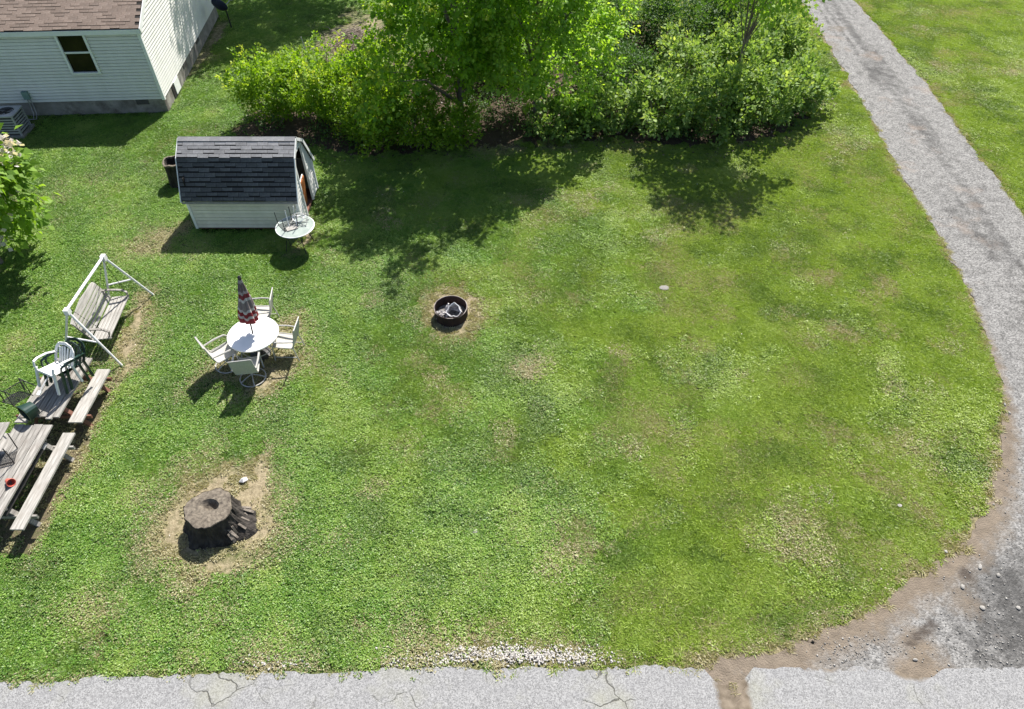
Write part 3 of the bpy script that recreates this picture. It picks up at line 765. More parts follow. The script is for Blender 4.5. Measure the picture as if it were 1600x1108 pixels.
# ------------------------------------------------------------------ shed
SX0, SX1 = -9.02, -5.99                # walls
SY0, SY1 = 16.07, 18.10
SYc = (SY0 + SY1) / 2
EZ, BZ, RZ = 1.12, 2.02, 2.33
BOFF = .47                              # half width at the break
shed = thing('garden_shed', 'small cream garden shed with black gambrel shingle roof and open doorway', 'shed', (SX0, SY0, 0))
S0 = Vector((SX0, SY0, 0))
L_ = SX1 - SX0; D_ = SY1 - SY0
def sy_half(z):                          # half depth of the gable at height z
    if z <= EZ + .05: return D_ / 2
    if z <= BZ: return D_ / 2 + (BOFF - D_ / 2) * (z - EZ - .05) / (BZ - EZ - .05)
    return BOFF * max(0, (RZ - z)) / (RZ - BZ)
mb = MB(); mb.box((L_ / 2, .03, .62), (L_ - .03, .04, 1.06)); mb.box((L_ / 2, D_ - .03, .62), (L_ - .03, .04, 1.06))
prof = [(-D_ / 2 + .03, .1), (D_ / 2 - .03, .1), (D_ / 2 - .03, EZ), (BOFF - .03, BZ - .03), (0, RZ - .05), (-BOFF + .03, BZ - .03), (-D_ / 2 + .03, EZ)]
mb.add([(0.0, D_ / 2 + y, z) for y, z in prof] + [(.04, D_ / 2 + y, z) for y, z in prof], [tuple(reversed(range(7))), tuple(range(7, 14))] + [(i, (i + 1) % 7, (i + 1) % 7 + 7, i + 7) for i in range(7)])
mb.build('wall', M['joint'], shed)
mb = MB(); mb.box((L_ / 2, D_ / 2, .09), (L_ - .05, D_ - .05, .06)); mb.build('floor_deck', M['wood_red'], shed)
for yy in (.2, D_ / 2, D_ - .2): MB().box((L_ / 2, yy, .02), (L_ - .04, .09, .09)).build('skid', M['soffit'], shed)
# door opening on the right gable, measured on that wall
gpl = Vector((SX1 + .02, 0, 0)); gn = Vector((1, 0, 0))
dt = on_plane(469, 229, gpl, gn); db = on_plane(490, 303, gpl, gn); dl_ = on_plane(474, 318, gpl, gn)
DY0, DY1, DZ0, DZ1 = SYc - .42 - SY0, SYc + .36 - SY0, .15, 1.98
lap = .118
fb = lap_board((0.03, 0, 0), (L_ - .03, 0, 0), (0, -1, 0), lap).mesh('siding_board', M['shed_siding'])
z = .13; 
while z < EZ - .02: link('siding_board', fb, shed, (0, 0, z)); z += lap
z = .13
Sx = Vector((L_, D_ / 2, 0))
while z < RZ - .12:
    zt = z + lap; hb, ht = sy_half(z), sy_half(zt)
    yb0, yb1 = D_ / 2 - hb, D_ / 2 + hb
    def gboard(y0b, y1b, y0t, y1t):
        n = .022
        MB().add([(L_ + n, y0b, z), (L_ + n, y1b, z), (L_ + .004, y1t, zt), (L_ + .004, y0t, zt), (L_ - .03, y0b, z), (L_ - .03, y1b, z), (L_ - .03, y1t, zt), (L_ - .03, y0t, zt)],
                 [(0, 1, 2, 3), (0, 4, 5, 1), (1, 5, 6, 2), (3, 7, 4, 0), (2, 6, 7, 3), (7, 6, 5, 4)]).build('siding_board', M['siding'], shed)
    yt0, yt1 = D_ / 2 - ht, D_ / 2 + ht
    if z < DZ1 - .02:
        gboard(yb0, DY0 - .06, min(yt0, DY0 - .07), DY0 - .06); gboard(DY1 + .06, yb1, DY1 + .06, max(yt1, DY1 + .07))
    else: gboard(yb0, yb1, yt0, yt1)
    z = zt
for (a, b) in (((L_ + .01, DY0 - .03, .12), (L_ + .01, DY0 - .03, DZ1)), ((L_ + .01, DY1 + .03, .12), (L_ + .01, DY1 + .03, DZ1)), ((L_ + .01, DY0 - .06, DZ1 + .03), (L_ + .01, DY1 + .06, DZ1 + .03))):
    MB().beam(a, b, .06, .06, (1, 0, 0)).build('door_frame', M['trim'], shed)
for (x_, y_) in ((-.004, -.004), (L_ + .006, -.004), (L_ + .006, D_ + .004), (-.004, D_ + .004)):
    MB().box((x_, y_, .60), (.07, .07, 1.0)).build('corner_trim', M['trim'], shed)
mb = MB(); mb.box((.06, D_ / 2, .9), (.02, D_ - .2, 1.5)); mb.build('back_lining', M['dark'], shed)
# roof slabs, rake boards and shingles
oh = .13; gx0, gx1 = -.10, L_ + .07
yb_, yr_ = BOFF, 0
slope_pts = {'low': ((-D_ / 2 - .10, EZ - .06), (-BOFF - .02, BZ + .03)), 'up': ((-BOFF - .03, BZ + .02), (0, RZ + .03))}
def roof_pt(x, yz): return Vector((x, D_ / 2 + yz[0], yz[1]))
shed_roof = None
mb = MB()
for sgn in (1, -1):
    for (a, b) in slope_pts.values():
        A = [roof_pt(gx0, (a[0] * sgn, a[1])), roof_pt(gx1, (a[0] * sgn, a[1])), roof_pt(gx1, (b[0] * sgn, b[1])), roof_pt(gx0, (b[0] * sgn, b[1]))]
        n = (A[1] - A[0]).cross(A[3] - A[0]).normalized()
        if n.z < 0: n = -n
        hquad(mb, A, n, .035)
shed_roof = mb.build('roof', M['dark'], shed)
for sgn in (1, -1):
    for (a, b) in slope_pts.values():
        for x_ in (gx0 - .012, gx1 + .012):
            MB().beam(roof_pt(x_, (a[0] * sgn, a[1] - .035)), roof_pt(x_, (b[0] * sgn, b[1] - .035)), .022, .085, (0, 0, 1)).build('rake_trim', M['trim'], shed)
MB().beam(roof_pt(gx0, (-D_ / 2 - .112, EZ - .10)), roof_pt(gx1, (-D_ / 2 - .112, EZ - .10)), .02, .06).build('eave_strip', M['roof_grey_lit'], shed)
for nm, mat_, ex in (('low', M['roof_black_shade'], .118), ('up', M['roof_grey_lit'], .112)):
    a, b = slope_pts[nm]
    A = roof_pt(gx0, a); B = roof_pt(gx0, b); sl_ = (B - A); ln = sl_.length; sl_ = sl_.normalized()
    X = Vector((1, 0, 0)); n = X.cross(sl_).normalized()
    if n.z < 0: n = -n
    R = Matrix.Rotation(.06, 3, X) @ Matrix((X, sl_, n)).transposed()
    W = (gx1 - gx0) / 11
    full = [tab_mesh(W - .010, ex - g_, mat_, R, .014) for g_ in (.005, .032)]; half = [tab_mesh(W / 2 - .010, ex - g_, mat_, R, .014) for g_ in (.005, .032)]
    nc = int(ln / ex)
    for c in range(nc):
        base = A + sl_ * (ln / nc * (c + .45)) + n * .012
        o_ = (c % 2) * .5
        xs = [((k + .5 + o_) * W, full) for k in range(11 - (c % 2))]
        if c % 2: xs += [(W * .25, half), (W * 10.75, half)]
        for xx, m_ in xs:
            kk = 1 if random.random() < .5 else 0
            link('shingle', m_[kk], shed_roof, base + X * xx + sl_ * (.011 * kk) + n * random.uniform(0, .004))
# ridge cap and the eave edge course, in the grey lightened for sun
capM = MB().box((0, 0, 0), (.29, .13, .012), Matrix.Rotation(rad(31), 3, 'X')).mesh('ridge_shingle', M['roof_grey_lit'])
capB = MB().box((0, 0, 0), (.29, .13, .012), Matrix.Rotation(rad(-31), 3, 'X')).mesh('ridge_shingle', M['roof_grey_lit'])
for k in range(11):
    x_ = gx0 + (gx1 - gx0) * (k + .5) / 11
    link('ridge_shingle', capM, shed_roof, (x_, D_ / 2 - .058, RZ + .026)); link('ridge_shingle', capB, shed_roof, (x_, D_ / 2 + .058, RZ + .026))
# orange-brown board standing inside the doorway
bo = thing('door_panel', 'rusty orange board leaning inside the shed doorway', 'board', (SX1 - .06, SYc - .30, .12))
mb = MB(); mb.box((0, .16, .52), (.035, .50, 1.0), Matrix.Rotation(rad(8), 3, 'Y') @ Matrix.Rotation(rad(10), 3, 'X')); mb.build('panel', M['orange_board'], bo)
mb = MB(); mb.box((.03, .14, .98), (.03, .50, .06), Matrix.Rotation(rad(10), 3, 'X')); mb.build('batten', M['trim'], bo)

# ------------------------------------------------------------------ hollow stump beside the shed, big stump on the lawn
def stump(name, label, loc, prof, n, fn, top_r, mat_top, seed, hollow=None, roots=()):
    t = thing(name, label, 'tree stump', loc)
    mb = MB(); mb.lathe(prof, n, fn=fn, capb=False, capt=False)
    mb.build('bark', M['bark'], t, smooth=False)
    return t
def nz(a, i, seed, amp): return 1 + amp * (2 * float(fbm(math.cos(a) * 2.2 + seed, math.sin(a) * 2.2 + i * .12, 1.2, seed)) - 1)
sp = at(327, 850)
sp = Vector((at(325, 794, .56).x, at(325, 794, .56).y, 0))
def sfn(a, i):
    k = nz(a, i, 3, .14) * (1 + (.022 if i < 6 else .012) * math.sin(a * 13 + 3 * math.sin(a * 4)) + (.09 if i < 6 else .02) * (float(vnoise(a * 9, i * .35, 1.0, 12)) - .5))
    fl = max(0, 1 - i / 4.5)
    lobe = .55 * math.exp(-((((a - 5.95) + PI) % (2 * PI) - PI) / .34) ** 2) + .22 * math.exp(-((((a - 4.2) + PI) % (2 * PI) - PI) / .3) ** 2) + .35 * math.exp(-((((a - .25) + PI) % (2 * PI) - PI) / .3) ** 2) + .18 * math.exp(-((((a - 3.3) + PI) % (2 * PI) - PI) / .3) ** 2)
    return k * (1 + fl * lobe)
st = thing('tree_stump', 'wide dark tree stump with weathered hollow cut top on bare lawn patch', 'tree stump', sp)
mb = MB(); mb.lathe([(.56, -.06), (.54, .04), (.49, .13), (.46, .24), (.445, .36), (.435, .47), (.43, .55)], 72, fn=sfn, capb=False, capt=False)
mb.build('bark', M['bark'], st)
mb = MB()
rings = [(.425, .545), (.415, .562), (.36, .568), (.28, .570), (.20, .566), (.12, .565), (.06, .564), (.01, .564)]
def top_fn(i, a):
    return sfn(a, 6)
vs_ = []; nn = 48
for i, (r_, z_) in enumerate(rings):
    for k in range(nn):
        a = 2 * PI * k / nn; rr_ = r_ * (sfn(a, 6) if i < 4 else 1)
        x_, y_ = rr_ * math.cos(a), rr_ * math.sin(a)
        hz = z_ + .02 * (float(fbm(x_ * 5 + 9, y_ * 5, 1.6, 5)) - .5)
        dd = math.hypot((x_ - .02) / .14, (y_ - .06) / .085)
        if dd < 1.25: hz -= .15 * max(0, 1 - max(0, dd - .55) / .7)
        vs_.append((x_, y_, hz))
fs_ = [(i * nn + k, i * nn + (k + 1) % nn, (i + 1) * nn + (k + 1) % nn, (i + 1) * nn + k) for i in range(len(rings) - 1) for k in range(nn)]
mb.add(vs_, fs_); mb.build('cut_top', M['cut_wood'], st)
mb = MB()
for k in range(26):
    a = random.uniform(-.75, .55); r0 = random.uniform(.46, .58)
    p = Vector((r0 * math.cos(a), r0 * math.sin(a), random.uniform(.10, .34)))
    mb.beam(p, p + Vector((math.cos(a) * random.uniform(.05, .16), math.sin(a) * .1, -random.uniform(.08, .2))), random.uniform(.03, .06), .02)
mb.build('loose_bark', M['bark_grey'], st)
hsp = at(262, 293); hsp.z = 0; hsp.y += .30; hsp.x += .34
hs = thing('hollow_stump', 'narrow dark hollow stump with pale rim behind the shed', 'tree stump', hsp)
mb = MB(); f2 = lambda a, i: nz(a, i, 8, .25)
mb.lathe([(.37, -.05), (.34, .1), (.31, .4), (.31, .74), (.26, .76), (.24, .5), (.22, .22), (.01, .2)], 40, fn=f2, capb=False, capt=False)
mb.build('bark', M['bark'], hs)
mb = MB(); mb.lathe([(.318, .715), (.318, .762), (.268, .768), (.262, .715)], 40, fn=lambda a, i: f2(a, i) * (1 if math.sin(a * 2 + .6) + .5 * math.sin(a * 5) > -.2 else .96), capb=False, capt=False); mb.build('rim', M['cut_wood'], hs)

# ------------------------------------------------------------------ table at the shed corner with upturned wire chairs
tp = at(461, 354, .70)
ft = thing('round_table', 'round pale glass garden table at the shed corner holding upturned chairs', 'table', (tp.x, tp.y, 0))
mb = MB(); mb.lathe([(.50, .692), (.515, .698), (.515, .708), (.50, .714)], 40); mb.build('tabletop', M['table_glass'], ft)
mb = MB(); mb.tube([(.515 * math.cos(a), .515 * math.sin(a), .70) for a in np.linspace(0, 2 * PI, 40, endpoint=False)], .014, 6, True); mb.build('edge_ring', M['white_metal'], ft)
for a in (.6, 2.2, 3.7, 5.3):
    MB().tube([(.36 * math.cos(a), .36 * math.sin(a), .69), (.30 * math.cos(a), .30 * math.sin(a), .4), (.42 * math.cos(a), .42 * math.sin(a), 0)], .013, 6).build('leg', M['black_metal'], ft)
def wire_chair(name, label, loc, rot, group=None):
    c = thing(name, label, 'metal chair', loc, rot=rot, group=group)
    fr = MB()
    for sx in (-1, 1):
        MB().tube([(sx * .21, -.20, 0), (sx * .20, -.19, .42), (sx * .22, -.16, .62), (sx * .22, .16, .64)], .011, 6).build('leg', M['black_metal'], c)
        MB().tube([(sx * .21, .24, 0), (sx * .19, .18, .42), (sx * .19, .27, .86)], .011, 6).build('leg', M['black_metal'], c)
    fr.tube([(-.20, -.20, .42), (.20, -.20, .42), (.20, .19, .41), (-.20, .19, .41)], .011, 6, True)
    fr.tube([(-.19, .27, .86), (-.1, .29, .91), (.1, .29, .91), (.19, .27, .86)], .011, 6)
    fr.build('frame', M['black_metal'], c)
    g = MB()
    for k in range(13):
        x_ = -.195 + k * .0325
        g.tube([(x_, -.20, .42), (x_, .0, .412), (x_, .19, .41)], .0035, 3, cap=False)
        g.box((0, -.19 + k * .0315, .418), (.39, .006, .006))
    g.build('seat_mesh', M['wire'], c)
    g = MB()
    for k in range(13):
        x_ = -.185 + k * .031
        g.tube([(x_, .19, .43), (x_, .28, .88)], .0035, 3, cap=False)
        t_ = k / 12; g.box((0, .19 + .09 * t_, .43 + .45 * t_), (.37, .006, .006))
    g.build('back_mesh', M['wire'], c)
    return c
wire_chair('wire_chair', 'black wire chair upturned on the pale glass table, legs in the air', (tp.x - .18, tp.y + .02, 1.135), (rad(180), 0, rad(40)))
cz = thing('wire_chair', 'pale rusty folding chair frame lying flat on the glass table', 'metal chair', (tp.x + .10, tp.y + .12, .72))
mb = MB()
for k in range(2): mb.tube([(-.25, -.15 + .1 * k, .02 + .02 * k), (.22, -.12 + .2 * k, .03), (.25, .1, .25 - .2 * k), (-.2, .16, .14 * k + .02)], .012, 6, True)
mb.build('frame', M['chair_frame'], cz)
mb = MB(); mb.tube([(.16 * math.cos(a), .13 * math.sin(a) + .05, .16 + .05 * math.sin(a)) for a in np.linspace(0, 2 * PI, 16, endpoint=False)], .011, 5, True); mb.tube([(.10 * math.cos(a) + .05, .08 * math.sin(a) + .05, .17) for a in np.linspace(0, 2 * PI, 14, endpoint=False)], .009, 5, True); mb.build('back_ring', M['white_metal'], cz)
for k, (a, b) in enumerate((((-.25, -.15, .02), (-.30, .0, .42)), ((-.05, -.12, .03), (-.02, .08, .40)), ((-.15, .1, .02), (-.10, .16, .45)), ((.05, .16, .02), (.12, .25, .42)))):
    MB().tube([a, b], .011, 5).build('leg', M['white_metal'], cz)
mb = MB(); mb.box((-.16, -.22, .012), (.30, .20, .014), Matrix.Rotation(.5, 3, 'Z')); mb.build('seat_board', M['wood_bench'], cz)

# ------------------------------------------------------------------ patio set
tc = at(395, 521, .72); tc.z = 0
pt = thing('patio_table', 'round white patio table with closed striped parasol', 'table', tc)
mb = MB(); mb.lathe([(.555, .675), (.575, .68), (.585, .70), (.58, .715), (.56, .722)], 48); mb.build('tabletop', M['table_white'], pt, smooth=False)
for a in (.4, 1.97, 3.54, 5.1):
    MB().tube([(.40 * math.cos(a), .40 * math.sin(a), .69), (.36 * math.cos(a), .36 * math.sin(a), .35), (.45 * math.cos(a), .45 * math.sin(a), 0)], .018, 8).build('leg', M['chair_frame'], pt)
MB().tube([(.37 * math.cos(a), .37 * math.sin(a), .30) for a in np.linspace(0, 2 * PI, 28, endpoint=False)], .012, 6, True).build('brace_ring', M['chair_frame'], pt)
tip = at(374, 434, 2.22) - tc
pa = thing('parasol', 'closed red, white and grey striped parasol leaning through the white table', 'parasol', tc)
ax = (tip - Vector((0, 0, .72))).normalized()
MB().tube([Vector((0, 0, .72)) - ax * .70 + Vector((0, 0, .0)), tip], .019, 8).build('pole', M['black_metal'], pa)
mb = MB(); mb.lathe([(.10, 0), (.24, .01), (.24, .05), (.06, .09), (.03, .2)], 20); mb.build('base', M['black_metal'], pa)
nb, nh = 64, 22
b0 = .42
ln = (tip - Vector((0, 0, .72))).length
xa = ax.orthogonal().normalized(); ya = ax.cross(xa)
V_, C_ = [], []
for j in range(nh + 1):
    t_ = j / nh
    r0 = .205 * (1 - t_) ** .85 + .030
    for k in range(nb):
        a = 2 * PI * k / nb
        fold = .5 + .5 * math.cos(8 * a + 1.2 * t_)
        rr_ = r0 * (.62 + .38 * fold ** .6) * (1 + .10 * math.sin(3 * a + 5 * t_))
        sag = -.035 * (1 - t_) * (1 - fold) * (1 if j < 3 else .4)
        p = Vector((0, 0, .72)) + ax * (b0 + sag + (ln - b0 - .02) * t_) + (xa * math.cos(a) + ya * math.sin(a)) * rr_
        V_.append(p[:]); C_.append((min(.999, max(0, t_ + .014 * math.sin(8 * a) + .012 * math.sin(5 * a))), fold, 0))
F_ = [(j * nb + k, j * nb + (k + 1) % nb, (j + 1) * nb + (k + 1) % nb, (j + 1) * nb + k) for j in range(nh) for k in range(nb)]
link('canopy', np_mesh('canopy', np.array(V_), np.array(F_), M['parasol'], {'v': np.array(C_)}, True), pa)
mb = MB(); mb.tube([tip - ax * .05, tip + ax * .01, tip + ax * .05], [.04, .045, .02], 8); mb.build('finial', M['black_metal'], pa)

def sling_chair(name, label, loc, rz, swivel, group):
    c = thing(name, label, 'patio chair', loc, rz, group)      # sitter looks to -Y
    # sling in one curved sheet
    prof = [(-.25, .44), (-.20, .455), (0, .43), (.20, .42), (.25, .46), (.29, .60), (.34, .80), (.37, .98), (.385, 1.0)]
    mb = MB(); vs_ = []
    for (y_, z_) in prof: vs_ += [(-.225, y_, z_), (0, y_ - (.012 if z_ > .5 else 0), z_ - (.02 if z_ < .5 else 0)), (.225, y_, z_)]
    n = len(prof)
    fs = [(i * 3 + k, i * 3 + k + 1, i * 3 + k + 4, i * 3 + k + 3) for i in range(n - 1) for k in range(2)]
    vb = [(x, y + .006, z - .006) for x, y, z in vs_]
    seat_f = [f for f in fs if f[0] // 3 < 4]; back_f = [f for f in fs if f[0] // 3 >= 4]
    for nm, ff in (('seat', seat_f), ('backrest', back_f)):
            m_ = MB()
            us = sorted({i for f in ff for i in f}); mp_ = {u_: k_ for k_, u_ in enumerate(us)}; nu = len(us)
            f1 = [tuple(mp_[i] for i in f) for f in ff]
            m_.add([vs_[i] for i in us] + [vb[i] for i in us], f1 + [tuple(reversed([i + nu for i in f])) for f in f1]); m_.build(nm, M['sling'], c)
    for sx in (-1, 1):
        MB().tube([(sx * .235, y_, z_) for y_, z_ in prof], .015, 6).build('side_rail', M['chair_frame'], c)
        MB().tube([(sx * .25, .31, .64), (sx * .28, .05, .655), (sx * .28, -.20, .65), (sx * .265, -.26, .60), (sx * .245, -.24, .44)], [.016, .022, .022, .018, .014], 6).build('armrest', M['chair_frame'], c)
    MB().tube([(-.235, .385, 1.0), (.235, .385, 1.0)], .014, 6).build('top_rail', M['chair_frame'], c)
    MB().tube([(-.235, -.24, .44), (.235, -.24, .44)], .014, 6).build('front_rail', M['chair_frame'], c)
    MB().tube([(-.235, .21, .40), (.235, .21, .40)], .014, 6).build('rear_rail', M['chair_frame'], c)
    if swivel:
        mb = MB(); mb.tube([(.29 * math.cos(a), .29 * math.sin(a), .03) for a in np.linspace(0, 2 * PI, 28, endpoint=False)], .015, 6, True); mb.build('base_ring', M['chair_frame'], c)
        for a in np.linspace(PI / 6, 2 * PI + PI / 6, 5, endpoint=False): MB().tube([(0, 0, .14), (.15 * math.cos(a), .15 * math.sin(a), .10), (.29 * math.cos(a), .29 * math.sin(a), .035)], .012, 5).build('spoke', M['chair_frame'], c)
        MB().tube([(0, 0, .12), (0, 0, .38)], .03, 8).build('post', M['chair_frame'], c)
        MB().box((0, 0, .385), (.30, .30, .03)).build('seat_plate', M['chair_frame'], c)
    else:
        for sx in (-1, 1):
            MB().tube([(sx * .245, -.24, .44), (sx * .25, -.26, .2), (sx * .25, -.27, 0)], .014, 6).build('leg', M['chair_frame'], c)
            MB().tube([(sx * .24, .24, .44), (sx * .25, .28, .2), (sx * .25, .31, 0)], .014, 6).build('leg', M['chair_frame'], c)
            MB().tube([(sx * .25, -.265, .13), (sx * .25, .295, .13)], .011, 6).build('side_stretcher', M['chair_frame'], c)
    return c
G_ = 'sling chairs around the white patio table'
def face(p, q): return math.atan2(q.x - p.x, -(q.y - p.y))
pL = at(349, 551, .42); pF = at(388, 572, .42); pR = at(446, 533, .42); pB = at(408, 489, .42)
for p in (pL, pF, pR, pB): p.z = 0
sling_chair('patio_chair', 'beige sling chair left of the table, back tilted far out', pL, face(pL, tc) + .25, True, G_)
sling_chair('patio_chair', 'sling chair with round base ring, in the table shade nearest the road', pF, face(pF, tc) + .15, True, G_)
sling_chair('patio_chair', 'four-legged beige sling chair right of the white table', pR, face(pR, tc) - .1, False, G_)
sling_chair('patio_chair', 'sling chair behind the white table beside the parasol, seen edge-on', pB, rad(-84), False, G_)

# ------------------------------------------------------------------ fire ring
fp = at(704, 480, .28); fp.z = 0
fr = thing('fire_ring', 'round rusty steel fire ring on a tan bare patch of lawn', 'fire pit', fp)
def ffn(a, i): return 1 + .012 * math.sin(3 * a + 1)
mb = MB(); mb.lathe([(.415, -.03), (.418, .29), (.404, .29), (.402, -.03)], 56, fn=ffn, capb=False, capt=False); mb.build('ring_wall', M['rust'], fr)
mb = MB(); mb.tube([((.411 + .018 * max(0, math.sin(a * 9) * -math.sin(a))) * math.cos(a), (.411 + .010 * max(0, -math.sin(a)) * math.sin(7 * a)) * math.sin(a), .29 - .035 * max(0, -math.sin(a)) * (.5 + .5 * math.sin(5 * a))) for a in np.linspace(0, 2 * PI, 56, endpoint=False)], .010, 5, True); mb.build('rim', M['rim'], fr)
ash = MB(); vs_ = []; nn = 30
for i, r_ in enumerate((.40, .30, .2, .1, .01)):
    for k in range(nn):
        a = 2 * PI * k / nn; vs_.append((r_ * math.cos(a), r_ * math.sin(a), .03 + .09 * float(fbm(r_ * math.cos(a) * 6 + 3, r_ * math.sin(a) * 6, 1, 9)) * (1 - r_ / .55)))
ash.add(vs_, [(i * nn + k, i * nn + (k + 1) % nn, (i + 1) * nn + (k + 1) % nn, (i + 1) * nn + k) for i in range(4) for k in range(nn)]); ash.build('ash_bed', M['ash'], fr)
cn = thing('burnt_can', 'large crumpled burnt tin can lying in the fire ring', 'tin can', fp + Vector((.10, .0, .13)), rot=(rad(35), rad(10), rad(-25)))
mb = MB(); mb.lathe([(.155, -.14), (.165, 0), (.17, .15), (.163, .15), (.155, 0), (.14, -.12), (.01, -.13)], 22, fn=lambda a, i: 1 + .12 * math.sin(3 * a + i) + .06 * math.sin(7 * a), capt=False); mb.build('can_body', M['burnt'], cn)
mb = MB(); mb.tube([(.168 * (1 + .12 * math.sin(3 * a + 2) + .06 * math.sin(7 * a)) * math.cos(a), .168 * (1 + .12 * math.sin(3 * a + 2) + .06 * math.sin(7 * a)) * math.sin(a), .15) for a in np.linspace(0, 2 * PI, 22, endpoint=False)], .009, 5, True); mb.build('can_rim', M['white_metal'], cn)
cn = thing('burnt_bottle', 'small pale burnt bottle upright beside the crumpled can', 'bottle', fp + Vector((-.13, .07, .08)), rot=(rad(-20), rad(20), 0))
mb = MB(); mb.lathe([(.045, 0), (.05, .08), (.045, .13), (.022, .17), (.02, .22)], 14); mb.build('body', M['burnt'], cn)
cn = thing('charred_scraps', 'heap of whitish charred scraps at the left side inside the ring', 'scraps', fp + Vector((-.2, -.10, .06)))
mb = MB()
for k in range(26):
    p = Vector((random.uniform(-.14, .12), random.uniform(-.10, .12), random.uniform(.0, .10)))
    mb.box(p, (random.uniform(.03, .09), random.uniform(.02, .05), random.uniform(.008, .03)), Euler((random.uniform(-.8, .8), random.uniform(-.8, .8), random.uniform(0, 3))).to_matrix())
mb.build('scrap_pile', M['burnt'], cn)

# ------------------------------------------------------------------ swing
fa = at(161, 401, 1.72); na = at(104, 485, 1.72)
swf = thing('swing_stand', 'white steel A-frame swing stand over the wooden bench', 'swing stand', ((fa.x + na.x) / 2, (fa.y + na.y) / 2, 0))
o_ = swf.location.copy()
ff_, nf_, fb_, nb_ = at(241, 461), at(192, 572), at(172, 478), at(102, 556)
mb = MB(); d_ = (fa - na).normalized(); mb.tube([na - d_ * .05 - o_, fa + d_ * .05 - o_], .032, 10); mb.build('top_beam', M['white_metal'], swf)
for top, foot in ((fa, ff_), (na, nf_), (fa, fb_), (na, nb_)):
    mb = MB(); mb.tube([top - o_ - Vector((0, 0, .02)), foot - o_ + Vector((0, 0, -.03))], .026, 8); lg = mb.build('leg', M['white_metal'], swf)
for top, a, b in ((fa, ff_, fb_), (na, nf_, nb_)):
    k = .56
    mb = MB(); mb.tube([top.lerp(a, k) - o_, top.lerp(b, k) - o_], .02, 6); mb.build('crossbar', M['white_metal'], swf)
    mb = MB(); mb.box(top - o_ - Vector((0, 0, .03)), (.10, .12, .13)); mb.build('bracket', M['white_metal'], swf)
bc = (at(202, 462, .45) + at(172, 529, .45)) / 2
ey = (at(202, 462, .45) - at(172, 529, .45)); BL = ey.length; ey = ey.normalized()
sb = thing('swing_bench', 'weathered grey slatted wooden swing bench hung in the white frame', 'swing seat', (bc.x, bc.y, 0), math.atan2(-ey.x, ey.y))
# local: y along the bench, -x towards the back
hy = BL / 2
for k in range(5):
    x_ = -.035 - k * .088; MB().box((0, 0, 0), (.072, BL, .026)).build('seat_slat', M['wood_bench'], sb, (x_, 0, .455 - .02 * k / 4 * 1.5))
for k in range(6):
    t_ = k / 5; MB().box((0, 0, 0), (.022, BL - .04, .062), Matrix.Rotation(rad(-20), 3, 'Y')).build('back_slat', M['wood_bench'], sb, (-.455 - .17 * t_, 0, .50 + .40 * t_))
mb = MB(); cr = [(-hy + .02, .0), (-hy * .8, .04), (-hy * .5, .05), (-hy * .2, .08), (0, .10), (hy * .2, .08), (hy * .5, .05), (hy * .8, .04), (hy - .02, 0)]
vv_ = [(-.635, y_, .93) for y_, _ in cr] + [(-.665, y_, .96 + h_) for y_, h_ in cr]; n = len(cr)
vv_ += [(x_ - .024, y_, z_) for x_, y_, z_ in vv_]
mb.add(vv_, [(i, i + 1, i + 1 + n, i + n) for i in range(n - 1)] + [(i + 3 * n, i + 1 + 3 * n, i + 1 + 2 * n, i + 2 * n) for i in range(n - 1)] + [(i + n, i + 1 + n, i + 1 + 3 * n, i + 3 * n) for i in range(n - 1)] + [(0, n, 3 * n, 2 * n), (n - 1, 3 * n - 1, 4 * n - 1, 2 * n - 1)])
mb.build('crest_board', M['wood_bench'], sb)
for sy in (-1, 1):
    y_ = sy * (hy - .06)
    MB().beam((.0, y_, .425), (-.45, y_, .40), .04, .05).build('seat_bearer', M['wood_grey'], sb)
    MB().beam((-.455, y_, .40), (-.68, y_, .95), .04, .035, (1, 0, 0)).build('back_post', M['wood_grey'], sb)
    arm = [(-.56, y_, .70), (-.40, y_, .72), (-.2, y_, .71), (-.06, y_, .69), (.02, y_, .62), (.0, y_, .52), (-.04, y_, .46)]
    mb = MB()
    for i in range(len(arm) - 1): mb.beam(arm[i], arm[i + 1], .055, .024, (0, 1, 0) if False else (0, 0, 1))
    mb.build('armrest', M['wood_grey'], sb)
    topw = (fa if sy > 0 else na) + (d_ * -.08 if sy > 0 else d_ * .08)
    inv = Matrix.Rotation(-sb.rotation_euler.z, 3, 'Z')
    tl = inv @ (topw - Vector((bc.x, bc.y, 0)))
    for e in ((-.03, y_ + sy * .03, .62), (-.60, y_ + sy * .03, .72)):
        e = Vector(e); n_ = 26; mb = MB()
        for i in range(n_):
            a = tl.lerp(e, i / n_); b = tl.lerp(e, (i + .85) / n_)
            mb.beam(a, b, .014 if i % 2 else .004, .004 if i % 2 else .014)
        mb.build('chain', M['black_metal'], sb)

